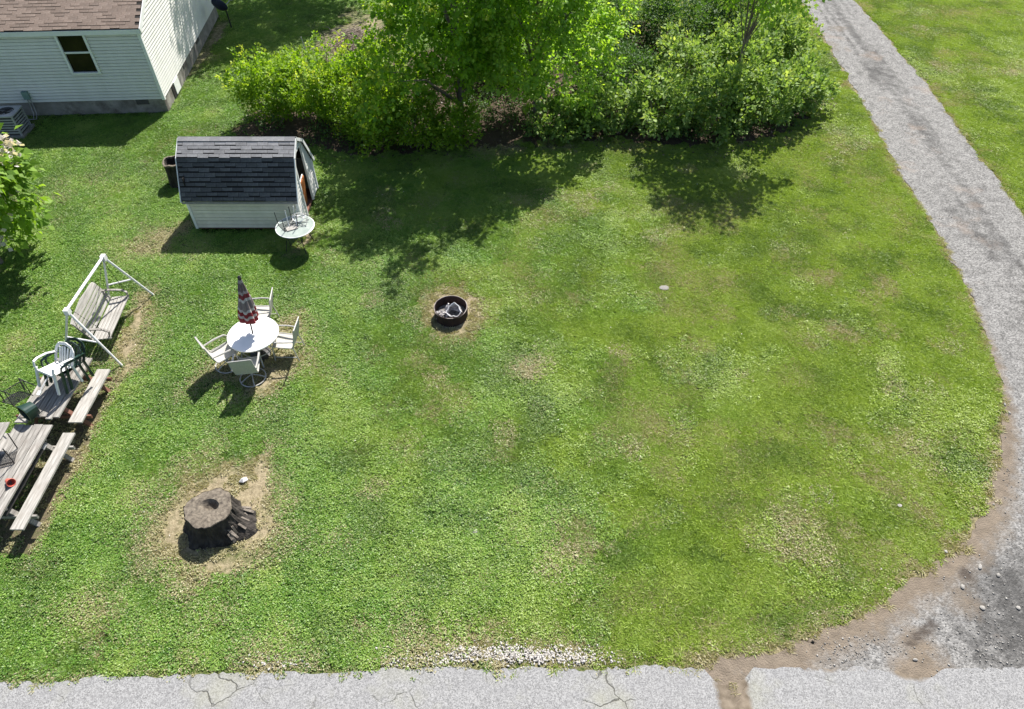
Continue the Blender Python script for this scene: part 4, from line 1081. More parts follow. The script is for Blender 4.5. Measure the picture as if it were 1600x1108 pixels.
# ------------------------------------------------------------------ picnic tables
def picnic(name, label, x0, x1, y0, y1, benches, red, np_=5, seed=0):
    r_ = random.Random(seed)
    t = thing(name, label, 'picnic table', ((x0 + x1) / 2, (y0 + y1) / 2, 0), 0, 'old wooden picnic tables')
    W, L = x1 - x0, y1 - y0; pw = W / np_
    for k in range(np_):
        dl = r_.uniform(-.05, .05); 
        MB().box((0, 0, 0), (pw - .014, L + dl, .038)).build('plank', M['wood_grey'], t, (-W / 2 + pw * (k + .5), r_.uniform(-.03, .03), .722 + r_.uniform(0, .008)))
    lm = M['wood_red'] if red else M['wood_grey']
    for sy in (-1, 1):
        yy = sy * (L / 2 - .32)
        MB().beam((-W / 2 + .03, yy, .675), (W / 2 - .03, yy, .675), .04, .085).build('top_batten', lm, t)
        for sx in (-1, 1):
            MB().beam((sx * .22, yy + .045 * sy * -1, .70), (sx * .62, yy + .045 * sy * -1, -.02), .04, .09, (0, 1, 0)).build('leg', lm, t)
        MB().beam((-.80, yy, .385), (.80 if True else 0, yy, .385), .04, .09).build('bench_bearer', lm, t)
    for sx, bx, bl, bw in benches:
        MB().box((0, 0, 0), (bw, bl, .04)).build('bench_plank', M['wood_bench'], t, (bx - (x0 + x1) / 2, 0, .452))
    return t
picnic('picnic_table', 'grey wooden picnic table piled with plastic chairs beside the swing', -10.20, -9.38, 8.70, 10.40, [(1, -9.215, 1.5, .29), (-1, -10.36, 1.5, .26)], True, 6, 3)
picnic('picnic_table', 'grey wooden picnic table with red cup and upturned wire chair', -10.20, -9.42, 6.30, 8.53, [(1, -9.215, 2.22, .25), (-1, -10.42, 2.2, .25)], False, 4, 8)

def plastic_chair(name, label, mat, loc, rot, group=None):
    c = thing(name, label, 'plastic chair', loc, rot=rot, group=group)     # sitter looks to -Y
    mb = MB(); vs_ = []
    for i in range(7):
        y_ = -.22 + i * .07
        for k in range(7):
            x_ = -.22 + k * .0733; vs_.append((x_, y_, .43 - .02 * i / 6 - .02 * (1 - (x_ / .22) ** 2)))
    ff2 = [(i * 7 + k, i * 7 + k + 1, (i + 1) * 7 + k + 1, (i + 1) * 7 + k) for i in range(6) for k in range(6)]
    vb = [(x, y, z - .012) for x, y, z in vs_]
    mb.add(vs_ + vb, ff2 + [tuple(reversed([i + 49 for i in f])) for f in ff2]); mb.box((0, -.225, .415), (.44, .016, .05)); mb.build('seat', mat, c)
    for k in range(5):
        x0 = -.13 + k * .065; x1 = -.16 + k * .08
        MB().beam((x0, .215, .42), (x1, .30 + .02, .74 + .05 * (1 - abs(k - 2) / 2)), .042, .012, (0, 1, -.2)).build('back_slat', mat, c)
    mb = MB()
    arch = [(-.235, .20, .43), (-.25, .25, .58), (-.235, .30, .72), (-.17, .33, .81), (0, .345, .85), (.17, .33, .81), (.235, .30, .72), (.25, .25, .58), (.235, .20, .43)]
    for i in range(len(arch) - 1): mb.beam(arch[i], arch[i + 1], .065, .016, (0, 1, -.2))
    mb.build('back_rim', mat, c)
    for sx in (-1, 1):
        mb = MB(); ar = [(sx * .25, .25, .62), (sx * .285, .08, .655), (sx * .285, -.12, .655), (sx * .275, -.22, .62), (sx * .265, -.24, .50)]
        for i in range(len(ar) - 1): mb.beam(ar[i], ar[i + 1], .055, .014, (0, 0, 1) if i < 3 else (0, 1, 0))
        mb.build('armrest', mat, c)
        MB().beam((sx * .25, -.22, .50), (sx * .285, -.26, 0), .055, .035, (0, 1, 0)).build('leg', mat, c)
        MB().beam((sx * .235, .20, .45), (sx * .265, .30, 0), .055, .035, (0, 1, 0)).build('leg', mat, c)
    return c
TZ = .746
# the stack leans back on the tabletop: white chair on top of dark green ones, seats towards the camera
def lean(px, py, z): q = at(px, py, z); return q
b1 = Vector((-9.62, 9.58, TZ + .01))
plastic_chair('plastic_chair', 'dark green plastic chair at the back of the chair stack', M['green_plastic'], b1 + Vector((.07, .16, -.0)), (rad(-15), 0, rad(-20)))
plastic_chair('plastic_chair', 'dark green plastic chair directly under the white chair', M['green_plastic'], b1 + Vector((.03, .05, .0)), (rad(-15), 0, rad(-22)))
plastic_chair('plastic_chair', 'white plastic chair stacked on top of the dark green chairs', M['white_plastic'], b1 + Vector((-.02, -.075, .115)), (rad(-15), 0, rad(-24)))
wire_chair('wire_chair', 'black mesh chair lying on its back over the picnic table edge', Vector((-10.0, 9.02, TZ + .24)), (rad(-96), rad(8), rad(62)))
gc = thing('plastic_crate', 'dark green plastic tub lying on the picnic table planks', 'tub', (-9.86, 8.86, TZ + .165), rot=(rad(86), 0, rad(-30)))
mb = MB(); mb.lathe([(.13, 0), (.17, .22), (.185, .22), (.185, .24), (.155, .24), (.12, .02), (.01, .02)], 20, fn=lambda a, i: 1 / max(abs(math.cos(a)), abs(math.sin(a))) ** .6); ob = mb.build('tub_shell', M['green_plastic'], gc)
tk = thing('walking_stick', 'pale broken chair arm lying across the white chair seat', 'stick', (-9.66, 9.32, TZ + .50), rot=(rad(18), 0, rad(-14)))
mb = MB(); mb.tube([(0, -.28, 0), (0, 0, .01), (.02, .25, 0)], .014, 6); mb.build('rod', M['grey_pale'], tk); MB().box((0, -.31, 0), (.07, .09, .03)).build('pad', M['white_plastic'], tk)
wire_chair('wire_chair', 'black wire chair upturned on the table with the red cup', Vector((-10.0, 7.75, TZ + .43)), (rad(172), 0, rad(20)))
pk = thing('wood_plank', 'short grey board resting on the upturned wire chair', 'board', (-10.02, 8.02, TZ + .46), rad(4))
for k in range(3): MB().box((0, 0, 0), (.085, .42, .022)).build('slat', M['wood_grey'], pk, (-.09 + k * .09, 0, 0))
cup = thing('red_cup', 'faded red plastic cup on the nearer picnic table', 'cup', Vector((at(17, 755, TZ).x, at(17, 755, TZ).y, TZ + .05)), rot=(rad(70), 0, rad(60)))
mb = MB(); mb.lathe([(.05, -.08), (.052, -.07), (.075, .08), (.07, .08), (.047, -.06), (.005, -.06)], 18, capt=False); mb.build('body', M['red_plastic'], cup)
MB().tube([(.076 * math.cos(a), .076 * math.sin(a), .08) for a in np.linspace(0, 2 * PI, 18, endpoint=False)], .006, 5, True).build('lip', M['red_plastic'], cup)
a_, b_ = at(66, 703, .56), at(8, 806, .56)
po = thing('furled_pole', 'long black pole with grey end tucked along the near table edge', 'pole', a_)
MB().tube([Vector((0, 0, 0)), b_ - a_], .035, 8).build('shaft', M['black_metal'], po); dd_ = (a_ - b_).normalized()
MB().tube([dd_ * .0, dd_ * .12], .04, 8).build('end_cap', M['grey_metal'], po)

# ------------------------------------------------------------------ foliage
def unit(a): return a / (np.linalg.norm(a, axis=-1, keepdims=True) + 1e-9)
def leaf_quads(p, ax, nr, L, W, fold=.18):
    """arrays -> vertices and quads of folded pointed leaves"""
    s_ = unit(np.cross(ax, nr)); nr = np.cross(s_, ax)
    L = L[:, None]; W = W[:, None]
    v = np.stack([p, p + ax * L * .45 + s_ * W * .5 + nr * W * fold, p + ax * L, p + ax * L * .45 - s_ * W * .5 + nr * W * fold], 1)
    n = len(p)
    f = np.arange(n * 4).reshape(n, 4)
    return v.reshape(-1, 3), f
def shoots(r, centers, dirs, lens, per, spread, lsz, droop, newg, jit=.3):
    """leafy shoots: leaves along short twigs"""
    n = len(centers); k = per
    t = r.random((n, k)) ** .8
    base = centers[:, None, :] + dirs[:, None, :] * (lens[:, None] * t)[..., None]
    off = r.normal(size=(n, k, 3)) * (spread * (1.05 - .6 * t))[..., None]
    p = (base + off).reshape(-1, 3)
    ax = unit(off * 1.6 + dirs[:, None, :] * (.25 + t[..., None] * .5) * spread * 2 + r.normal(size=(n, k, 3)) * spread * jit)
    ax[..., 2] -= droop; ax = unit(ax).reshape(-1, 3)
    nr = r.normal(size=(n * k, 3)) * .55; nr[:, 2] += 1.0; nr = unit(nr)
    L = lsz * (.65 + .6 * r.random(n * k)) * (1.05 - .35 * t.ravel())
    v, f = leaf_quads(p, ax, nr, L, L * (.62 + .2 * r.random(n * k)))
    tone = np.clip(r.normal(.45, .25, n * k), 0, 1)
    ng = np.clip((t - .55) * 2.2, 0, 1) * newg[:, None]
    ng = np.clip(ng.ravel() * (.5 + .7 * r.random(n * k)), 0, 1)
    c = np.stack([np.repeat(tone, 4), np.repeat(ng, 4), np.zeros(n * k * 4)], 1)
    return v, f, c
def crown_points(r, n, R, H, zc, lobes=7, shell=.5, taper=0.0, seed=0):
    """cluster centres in an uneven lobed crown; returns centres and outward directions"""
    ld = unit(r.normal(size=(lobes, 3))); la = .2 + .45 * r.random(lobes)
    out = []
    d = unit(r.normal(size=(n, 3)))
    amp = .68 + (la[None] * np.exp(-(1 - d @ ld.T) * 11)).sum(1)
    q = (shell + (1 - shell) * r.random(n) ** .6) * amp
    hz = d[:, 2]
    tap = 1 - taper * np.clip(hz, -.3, 1)
    p = np.stack([d[:, 0] * R * q * tap, d[:, 1] * R * q * tap, zc + hz * H * q], 1)
    return p, d
def plant(name, label, cat, loc, R, H, zc, n, per, lsz, mat, seed, spread=.16, shoot=.45, droop=.25, up=.6, ng=.7, trunk=(.0, 0), shell=.45, taper=0.0, group=None, bark='bark_grey', zmin=.06, lobes=7, limbs=12, ngp=.6, extra=None):
    r = np.random.default_rng(seed)
    t = thing(name, label, cat, loc, 0, group)
    p, d = crown_points(r, n, R, H, zc, lobes, shell, taper)
    dirs = unit(d * np.array([1, 1, .6]) + np.array([0, 0, up]) + r.normal(size=p.shape) * .25)
    lens = shoot * (.5 + r.random(n))
    outer = np.clip((np.linalg.norm((p - [0, 0, zc]) / [R, R, H], axis=1) - .55) * 2.2, 0, 1)
    newg = ng * (r.random(n) < ngp) * outer * (.4 + .6 * np.clip(d[:, 2] + .55, 0, 1))
    v, f, c = shoots(r, p, dirs, lens, per, spread, lsz, droop, newg)
    keep = v.reshape(-1, 4, 3)[:, :, 2].min(1) > zmin
    v = v.reshape(-1, 4, 3)[keep].reshape(-1, 3); c = c.reshape(-1, 4, 3)[keep].reshape(-1, 3); f = np.arange(len(v)).reshape(-1, 4)
    link('crown' if trunk[0] > .04 else 'foliage', np_mesh('foliage', v, f, mat, {'v': c}), t)
    mb = MB(); rr = random.Random(seed)
    if trunk[0] > .04:
        tr, th = trunk
        pts = [Vector((0, 0, -.1))]; q = Vector((0, 0, 0))
        for i in range(1, 8):
            q = Vector((q.x + rr.uniform(-.05, .05), q.y + rr.uniform(-.05, .05), th * i / 7)); pts.append(q)
        mb.tube(pts, [tr * 1.25] + [tr * (1 - .75 * i / 7) for i in range(1, 8)], 9)
        idx = [rr.randrange(n) for _ in range(limbs)]
        for i in idx:
            e = Vector(p[i]); h = min(th * .95, max(th * .22, e.z * .55)); k = h / th * 7
            b = pts[max(1, min(7, int(k)))]
            m_ = b.lerp(e, .5) + Vector((0, 0, .12 * (e - b).length))
            mb.tube([b, m_, e], [tr * .38, tr * .22, .012], 6)
        mb.build('trunk', M[bark], t)
    else:
        for _ in range(limbs + 6):
            e = Vector(p[rr.randrange(n)])
            b = Vector((rr.uniform(-.25, .25) * R, rr.uniform(-.25, .25) * R, -.05))
            m_ = b.lerp(e, .5) + Vector((0, 0, .1))
            mb.tube([b, m_, e], [.022, .016, .006], 5)
        mb.build('stems', M['twig'], t)
    return t, p

# trees
plant('maple_tree', 'dense maple tree with yellow-tipped shoots in the middle of the hedgerow', 'tree', (-1.75, 21.9, 0), 2.2, 3.7, 4.2, 520, 42, .175, M['maple'], 101, .105, .6, .45, .45, 1.0, (.13, 6.4), .42, .25, limbs=20, ngp=.55, lobes=16)
plant('maple_tree', 'paler airy maple tree on the right, beside the glossy shrubs', 'tree', (0.85, 22.3, 0), 2.15, 3.4, 3.9, 470, 40, .165, M['maple2'], 102, .105, .6, .42, .45, .9, (.11, 6.0), .40, .22, limbs=20, ngp=.6, lobes=16)
plant('young_tree', 'slender young tree whose branches hang over the glossy shrubs', 'tree', (7.5, 22.6, 0), 2.15, 1.3, 5.35, 135, 44, .165, M['maple2'], 103, .15, .75, .4, .15, .5, (.05, 5.9), .25, .1, limbs=14, ngp=.4, bark='bark_grey')
plant('shade_tree', 'tall shade tree behind the lawn at the top edge', 'tree', (-8.6, 38.0, 0), 4.2, 3.2, 8.6, 420, 34, .24, M['maple'], 104, .35, .9, .3, .3, .3, (.26, 9.0), .35, limbs=16)
plant('shade_tree', 'tall thin-leaved tree behind the white house gable', 'tree', (-10.6, 34.6, 0), 2.9, 2.6, 8.4, 250, 26, .2, M['maple2'], 105, .28, .9, .3, .3, .3, (.2, 9.0), .3, limbs=16)
plant('shade_tree', 'tall dark tree shading the ground behind the right shrubs', 'tree', (3.6, 38.6, 0), 3.9, 3.4, 8.6, 420, 34, .24, M['maple'], 106, .35, .9, .3, .3, .3, (.26, 9.0), .35, limbs=16)
ct, cp = plant('catalpa_tree', 'large-leaved pale green tree with white blossoms at the left edge', 'tree', (-14.0, 14.6, 0), 1.75, 1.85, 2.75, 120, 34, .27, M['catalpa'], 107, .26, .5, .5, .2, .5, (.09, 3.0), .5, 0, limbs=14, ngp=.4)
pm = MB(); r_ = random.Random(4)
for k in range(40):
    c_ = Vector((r_.gauss(0, .085), r_.gauss(0, .085), r_.gauss(.03, .07))); a = Vector((r_.uniform(-1, 1), r_.uniform(-1, 1), r_.uniform(-.2, 1))).normalized(); s2 = a.orthogonal().normalized() * .04; s3 = a.cross(s2)
    pm.add([c_ - s2, c_ + s3, c_ + s2, c_ - s3], [(0, 1, 2, 3)])
pme = pm.mesh('blossom', M['petal'])
order = sorted(range(len(cp)), key=lambda i: -(cp[i][0] - .3 * cp[i][1] + .35 * cp[i][2]))
for i in order[1:70:3]:
    bl_ = link('blossom', pme, ct, tuple(Vector(cp[i]) + (Vector(cp[i]) - Vector((0, 0, 2.2))).normalized() * .34 + Vector((.03, -.05, .24))), (r_.random(), r_.random(), r_.random() * 6)); bl_.scale = (1.7, 1.7, 1.7)

# shrubs of the hedgerow: (name, label, x, y, R, H, zc, n, material, leaf, seed)
PG, SG = 'bright green shrubs along the hedgerow', 'glossy grey-green shrubs along the hedgerow'
for (lb, x, y, R, H, zc, n, sd_) in (
        ('bright yellow-green rounded shrub at the far left end of the hedgerow', -8.2, 22.5, 1.2, 1.15, 1.0, 230, 1),
        ('tall bright green shrub with upright shoots, second from the hedgerow left end', -6.85, 22.5, 1.35, 1.4, 1.1, 270, 2),
        ('bright green shrub directly behind the right end of the shed roof', -5.7, 21.9, 1.25, 1.3, 1.05, 240, 3),
        ('leafy green shrub drooping to the lawn right of the shed', -4.6, 20.9, 1.1, .95, .75, 200, 4),
        ('bright green shrub between the brush pile and the dense maple', -4.6, 23.0, 1.25, 1.35, 1.1, 230, 5),
        ('dark lower shrub under the left side of the dense maple', -3.2, 20.85, .95, .9, .7, 170, 6),
        ('small tufted shrub at the foot of the dense maple trunk', -1.75, 20.75, .8, .75, .55, 110, 7)):
    plant('privet_shrub', lb, 'shrub', (x, y, 0), R, H, zc, int(n * .75), 36, .12, M['privet'], 200 + sd_, .085, .48, .1, 1.0, 1.0, (0, 0), .5, group=PG, ngp=.55, limbs=6)
for (lb, x, y, R, H, zc, n, sd_) in (
        ('low glossy shrub at the foot of the paler maple', 1.6, 21.3, .85, .6, .45, 120, 1),
        ('glossy shrub spilling onto the lawn, left end of the glossy row', 3.1, 21.7, 1.05, .8, .6, 170, 2),
        ('glossy grey-green shrub in the middle of the glossy row by the lawn', 5.0, 21.6, 1.35, 1.05, .85, 230, 3),
        ('big glossy shrub under the slender young tree', 6.9, 21.7, 1.35, 1.2, 1.0, 240, 4),
        ('glossy shrub with dry twigs by the driveway-side lawn corner', 8.7, 22.3, 1.35, 1.1, .95, 240, 5),
        ('outermost glossy shrub, nearest the driveway', 10.15, 23.2, 1.1, 1.0, .8, 180, 6),
        ('tall glossy shrub behind the front glossy row, near the driveway', 8.5, 25.0, 1.5, 1.3, 1.1, 240, 7),
        ('rear glossy shrub beside the driveway bend at the top', 10.3, 26.6, 1.3, 1.1, .9, 190, 8),
        ('pale glossy shrub behind the slender young tree trunk', 6.4, 24.3, 1.4, 1.2, 1.0, 210, 9)):
    plant('glossy_shrub', lb, 'shrub', (x, y + .25, 0), R, H * .88, zc * .88, int(n * .62), 24, .18, M['shrub'], 300 + sd_, .10, .45, .15, .7, .9, (0, 0), .5, group=SG, ngp=.5, limbs=8)
for (lb, x, y, R, H, zc, n, sd_) in (
        ('dark vine-covered thicket right of the paler maple', 3.9, 24.4, 1.7, .95, .7, 260, 1),
        ('dark bush in deep shade at the top behind the pale maple', 3.6, 28.6, 1.8, 1.3, 1.0, 230, 2),
        ('dark shaded bush behind the glossy shrubs at the top edge', 6.4, 28.4, 1.7, 1.3, 1.0, 220, 3),
        ('shaded bush with hanging sprays at the top, near the driveway', 9.0, 29.8, 1.5, 1.5, 1.2, 190, 4),
        ('dark bush behind the two maples', -.6, 26.2, 1.9, 1.2, .9, 240, 5)):
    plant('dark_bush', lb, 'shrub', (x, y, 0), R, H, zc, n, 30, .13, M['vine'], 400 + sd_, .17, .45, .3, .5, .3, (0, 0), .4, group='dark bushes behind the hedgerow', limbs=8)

# undergrowth: low leafy cover between the shrubs
r = np.random.default_rng(77)
N = 5200
ux = r.uniform(-9.5, 11.5, N); uy = r.uniform(20, 31, N)
inside = sdf(ux, uy, LIT) < -.55
dens = fbm(ux, uy, .8, 71) > .42
keep = inside & dens & ~((ux < -4.6) & (uy > 24.2)) & ~((np.hypot((ux + .45) / 1.0, (uy - 20.9) / .6)) < 1)
c_ = np.stack([ux, uy, .02 + .25 * r.random(N)], 1)[keep]
dirs = unit(r.normal(size=c_.shape) * .5 + [0, 0, 1])
v, f, col = shoots(r, c_, dirs, .3 * (.5 + r.random(len(c_))), 12, .10, .09, .1, .3 * r.random(len(c_)))
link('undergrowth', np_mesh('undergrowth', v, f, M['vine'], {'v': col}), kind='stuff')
# dead leaves
N = 9000
ux = r.uniform(-10.5, 12, N); uy = r.uniform(19, 30, N)
sdv = sdf(ux, uy, LIT); keep = (sdv < .35) & (r.random(N) < np.clip(.9 - sdv * 1.5, 0, 1))
ux, uy = ux[keep], uy[keep]; n = len(ux)
p = np.stack([ux, uy, .01 + .03 * r.random(n)], 1); ax_ = unit(r.normal(size=(n, 3)) * [1, 1, .25]); nr = unit(r.normal(size=(n, 3)) * .4 + [0, 0, 1])
L = .05 + .06 * r.random(n); v, f = leaf_quads(p, ax_, nr, L, L * .6)
rc = r.random((n, 2)); rc[:, 1] = (rc[:, 1] > .8) * .8
link('leaf_litter', np_mesh('leaf_litter', v, f, M['litter'], {'v': np.concatenate([np.repeat(rc, 4, 0), np.zeros((n * 4, 1))], 1)}), kind='stuff')
# brush pile
bp = at(560, 70)
br = thing('brush_pile', 'brown heap of cut dead branches on the grass behind the hedgerow', 'brush pile', (bp.x, bp.y, 0))
for lay in range(3):
    mb = MB(); rr = random.Random(40 + lay)
    for k in range(150):
        c_ = Vector((rr.gauss(0, .75), rr.gauss(0, .75), 0)); h = .55 * math.exp(-(c_.x ** 2 + c_.y ** 2) / .9) * rr.random()
        a = rr.uniform(0, PI); l_ = rr.uniform(.3, .95)
        d_ = Vector((math.cos(a) * l_, math.sin(a) * l_, rr.uniform(-.15, .25)))
        mid = c_ + Vector((rr.uniform(-.08, .08), rr.uniform(-.08, .08), h + .08))
        mb.tube([c_ + Vector((0, 0, h + .03)) - d_ * .5, mid, c_ + Vector((0, 0, h + .05)) + d_ * .5], [.014, .011, .004], 4, cap=False)
    mb.build('branches', M['twig'], br, kind='stuff')
# bare twigs among the right shrubs
tw = thing('bare_twigs', 'tangle of bare brown twigs between the pale maple and the glossy shrubs', 'twigs', (3.6, 22.9, 0))
mb = MB(); rr = random.Random(9)
for k in range(70):
    b = Vector((rr.uniform(-1.4, 1.4), rr.uniform(-1.6, 1.6), 0)); e = b + Vector((rr.uniform(-.5, .5), rr.uniform(-.5, .5), rr.uniform(.5, 1.45)))
    mb.tube([b, b.lerp(e, .5) + Vector((rr.uniform(-.1, .1), 0, .05)), e], [.014, .010, .004], 4, cap=False)
mb.build('twig_bundle', M['twig'], tw, kind='stuff')
sk = at(484, 98)
stk = thing('garden_stake', 'thin pale stake standing at the back of the bright shrubs', 'stake', (sk.x, sk.y, 0))
MB().tube([(0, 0, -.1), (-.12, 0, 1.0)], .016, 6).build('rod', M['grey_pale'], stk)

# ------------------------------------------------------------------ stones, scraps
def rock(seed, s_=(1, 1, .6)):
    bm = bmesh.new(); bmesh.ops.create_icosphere(bm, subdivisions=2, radius=.5)
    rr = random.Random(seed)
    for v_ in bm.verts:
        k = .75 + .5 * float(fbm(v_.co.x * 2 + seed * 3, v_.co.y * 2 + v_.co.z * 1.7, 1.3, seed)); v_.co = Vector((v_.co.x * k * s_[0], v_.co.y * k * s_[1], v_.co.z * k * s_[2]))
    me = bpy.data.meshes.new('stone'); bm.to_mesh(me); bm.free(); me.materials.append(M['stone']); return me
rocks = [rock(i, (1, .6 + .1 * i, .45)) for i in range(4)]
rr = random.Random(21)
for i, (px, py, s_, lb) in enumerate(((1531, 886, .17, 'pale flat stone beside the dark dirt spot'), (1504, 917, .15, 'pale stone on the dirt below the dark spot'), (1560, 899, .13, 'oval whitish stone out on the grey driveway'), (1535, 950, .14, 'whitish stone cluster lump on the driveway by the dirt track'),
                                      (1570, 632, .12, 'small pale stone where lawn curve meets driveway'), (1577, 645, .11, 'second small pale stone just below the curve stone'), (1478, 862, .10, 'tiny pale stone in the grass edge above the dirt'), (1591, 950, .12, 'pale stone at the photo right edge on dark asphalt'), (1430, 1031, .12, 'thin pale chip lying on the dirt near the street'))):
    q = at(px, py, .02)
    o = link('stone', rocks[i % 4], None, (q.x, q.y, .025), (0, 0, rr.uniform(0, 6))); o.scale = (s_ * .7,) * 3
    tag(o, lb, 'stone', 'loose stones by the driveway')
for (px, py, s_, lb, mt) in ((1038, 451, .26, 'grey flat stone set in the open lawn', 'flat_stone'), (743, 831, .12, 'small pale stone in the lawn right of the stump', 'stone'), (1405, 791, .09, 'lone little pale stone in the right lawn', 'stone')):
    q = at(px, py); me = rock(int(px), (1, .75, .12)); me.materials.clear(); me.materials.append(M[mt])
    o = link('flat_stone', me, None, (q.x, q.y, .03)); o.scale = (s_,) * 3; tag(o, lb, 'stone')
q = at(381, 752)
sc = MB(); sc.add([(-.09, -.04, .03), (.02, -.07, .06), (.10, .0, .05), (.06, .06, .07), (-.05, .05, .04), (0, 0, .10)], [(0, 1, 5), (1, 2, 5), (2, 3, 5), (3, 4, 5), (4, 0, 5), (4, 3, 2, 1, 0)])
tag(sc.build('paper_scrap', M['paper'], None, (q.x, q.y, 0)), 'white crumpled scrap on the straw behind the stump', 'litter')
# gravel: the white stone band at the street and loose chips on the driveway
r = np.random.default_rng(5)
def scatter_px(n, cx, cy, sx, sy):
    a = r.normal(size=(n, 2)); P = [at(cx + sx * u_, cy + sy * v_) for u_, v_ in a]; return np.array([(q_.x, q_.y) for q_ in P])
pts = np.concatenate([scatter_px(1100, 780, 1022, 66, 8), scatter_px(350, 890, 1028, 36, 6), scatter_px(160, 650, 1034, 40, 5), scatter_px(120, 430, 1036, 28, 6), scatter_px(260, 1340, 1012, 40, 14), scatter_px(300, 1550, 960, 40, 50), scatter_px(160, 1520, 1010, 50, 22), scatter_px(120, 1575, 760, 12, 70), scatter_px(140, 1470, 380, 26, 60)])
s0 = .005 + .015 * r.random(len(pts)) ** 2.5; s0[:1730] = .010 + .020 * r.random(1730) ** 2
octa = np.array([(1, 0, 0), (0, 1, 0), (-1, 0, 0), (0, -1, 0), (0, 0, .7), (0, 0, -.5)], float)
ofc = np.array([(0, 1, 4), (1, 2, 4), (2, 3, 4), (3, 0, 4), (1, 0, 5), (2, 1, 5), (3, 2, 5), (0, 3, 5)])
an = r.random(len(pts)) * 6.28
R2 = np.stack([np.stack([np.cos(an), -np.sin(an)], -1), np.stack([np.sin(an), np.cos(an)], -1)], 1)
ov_ = octa[None] * (1 + .35 * r.normal(size=(len(pts), 6, 1))) * s0[:, None, None]
ov_[..., :2] = np.einsum('nij,nkj->nki', R2, ov_[..., :2])
ov_ += np.concatenate([pts, np.full((len(pts), 1), .022)], 1)[:, None]
of_ = (ofc[None] + (np.arange(len(pts)) * 6)[:, None, None]).reshape(-1, 3)
NB_ = 1730
of_ = of_.reshape(len(pts), 8, 3)
link('roadside_gravel', np_mesh('roadside_gravel', ov_[:NB_].reshape(-1, 3), of_[:NB_].reshape(-1, 3), M['white_gravel']), kind='stuff')
link('gravel', np_mesh('gravel', ov_[NB_:].reshape(-1, 3), of_[NB_:].reshape(-1, 3) - NB_ * 6, M['stone']), kind='stuff')

# white clover flowers and pale bits caught in the turf
r = np.random.default_rng(15)
N = 900
cx, cy = r.uniform(-13, 11, N), r.uniform(4.3, 21, N)
cb, cdr, clt = lawn_fields(cx, cy)
kp = (fbm(cx, cy, .7, 66) + .1 * (cx < -2) > .52) & (sdf(cx, cy, DRIVE) > .3) & (clt < .1) & (r.random(N) < .5) & (np.hypot(cx - sp.x, cy - sp.y) > .7) & (np.hypot(cx - fp.x, cy - fp.y) > .6)
cx, cy = cx[kp], cy[kp]; n = len(cx)
p = np.stack([cx, cy, .025 + .02 * r.random(n)], 1); a_ = unit(r.normal(size=(n, 3)) * [1, 1, .3]); nr = unit(r.normal(size=(n, 3)) * .5 + [0, 0, 1]); L = .014 + .022 * r.random(n) ** 2
v, f = leaf_quads(p, a_, nr, L, L * .8); rc = r.random((n, 2)) * .6
link('clover_flowers', np_mesh('clover_flowers', v, f, M['petal'], {'v': np.concatenate([np.repeat(rc, 4, 0), np.zeros((n * 4, 1))], 1)}), kind='stuff')

# ------------------------------------------------------------------ grass: tufts of real blades and clover leaves on the lawn
def tuft(seed, kind, rad_, n):
    r = np.random.default_rng(seed)
    a = r.random(n) * 2 * PI; q = rad_ * np.sqrt(r.random(n))
    p = np.stack([q * np.cos(a), q * np.sin(a), np.zeros(n)], 1)
    cl = vnoise(p[:, 0], p[:, 1], 14, seed) * .65 + vnoise(p[:, 0], p[:, 1], 34, seed + 3) * .35      # little clumps
    cl = np.clip((cl - .5) * 2.2 + .5, 0, 1)
    kp = r.random(n) < np.clip(.22 + 2.2 * cl, 0, 1); p = p[kp]; cl = cl[kp]; n = len(p)
    if kind == 'grass':
        h = (.012 + .018 * r.random(n)) * (.45 + 1.15 * cl)
        lean = r.normal(size=(n, 2)) * 1.0
        tip = p + np.stack([lean[:, 0] * h, lean[:, 1] * h, h], 1)
        w_ = .0055 + .0040 * r.random(n); b = r.random(n) * 2 * PI
        s_ = np.stack([np.cos(b) * w_, np.sin(b) * w_, np.zeros(n)], 1)
        mid = (p + tip) / 2 + np.stack([-lean[:, 0] * h * .12, -lean[:, 1] * h * .12, h * .1], 1)
        v = np.stack([p - s_ * .8, mid - s_, tip, mid + s_], 1).reshape(-1, 3)
    else:
        z = .008 + (.006 + .024 * r.random(n)) * (.25 + 1.6 * cl)
        p[:, 2] = z
        nr = r.normal(size=(n, 3)) * .42; nr[:, 2] += 1; nr = unit(nr)
        ax_ = unit(np.cross(nr, r.normal(size=(n, 3))))
        L = .017 + .013 * r.random(n)
        s_ = np.cross(nr, ax_)
        v = np.stack([p - ax_ * L[:, None] * .5, p + s_ * L[:, None] * .5, p + ax_ * L[:, None] * .5, p - s_ * L[:, None] * .5], 1).reshape(-1, 3)
    f = np.arange(n * 4).reshape(n, 4)
    fresh = np.clip(r.random(n) ** 2 * .7 + .45 * (cl - .35), 0, 1)
    c = np.stack([np.repeat(fresh, 4), np.repeat(np.clip(.25 + .5 * r.random(n) + .3 * (cl - .5), 0, 1), 4), np.zeros(n * 4)], 1)
    me = np_mesh('tuft', v, f, M['grass'], {'v': c})
    return bpy.data.objects.new('tuft', me)
tc_ = bpy.data.collections.new('tuft_kinds')
kinds = [('grass', .30, 1900)] * 4 + [('clover', .30, 640)] * 4 + [('grass', .09, 210)] * 3 + [('clover', .09, 60)] * 2
for i, (k, ra, n) in enumerate(kinds):
    o = tuft(500 + i, k, ra, n); o.name = 'tuft_%02d' % i; tc_.objects.link(o)
KEEP_OUT = [[(HC + hp(u, v_, 0)).xy[:] for u, v_ in ((-12, -.05), (.05, -.05), (.05, HD), (-12, HD))],
            [(SX0, SY0), (SX1, SY0), (SX1, SY1), (SX0, SY1)]]
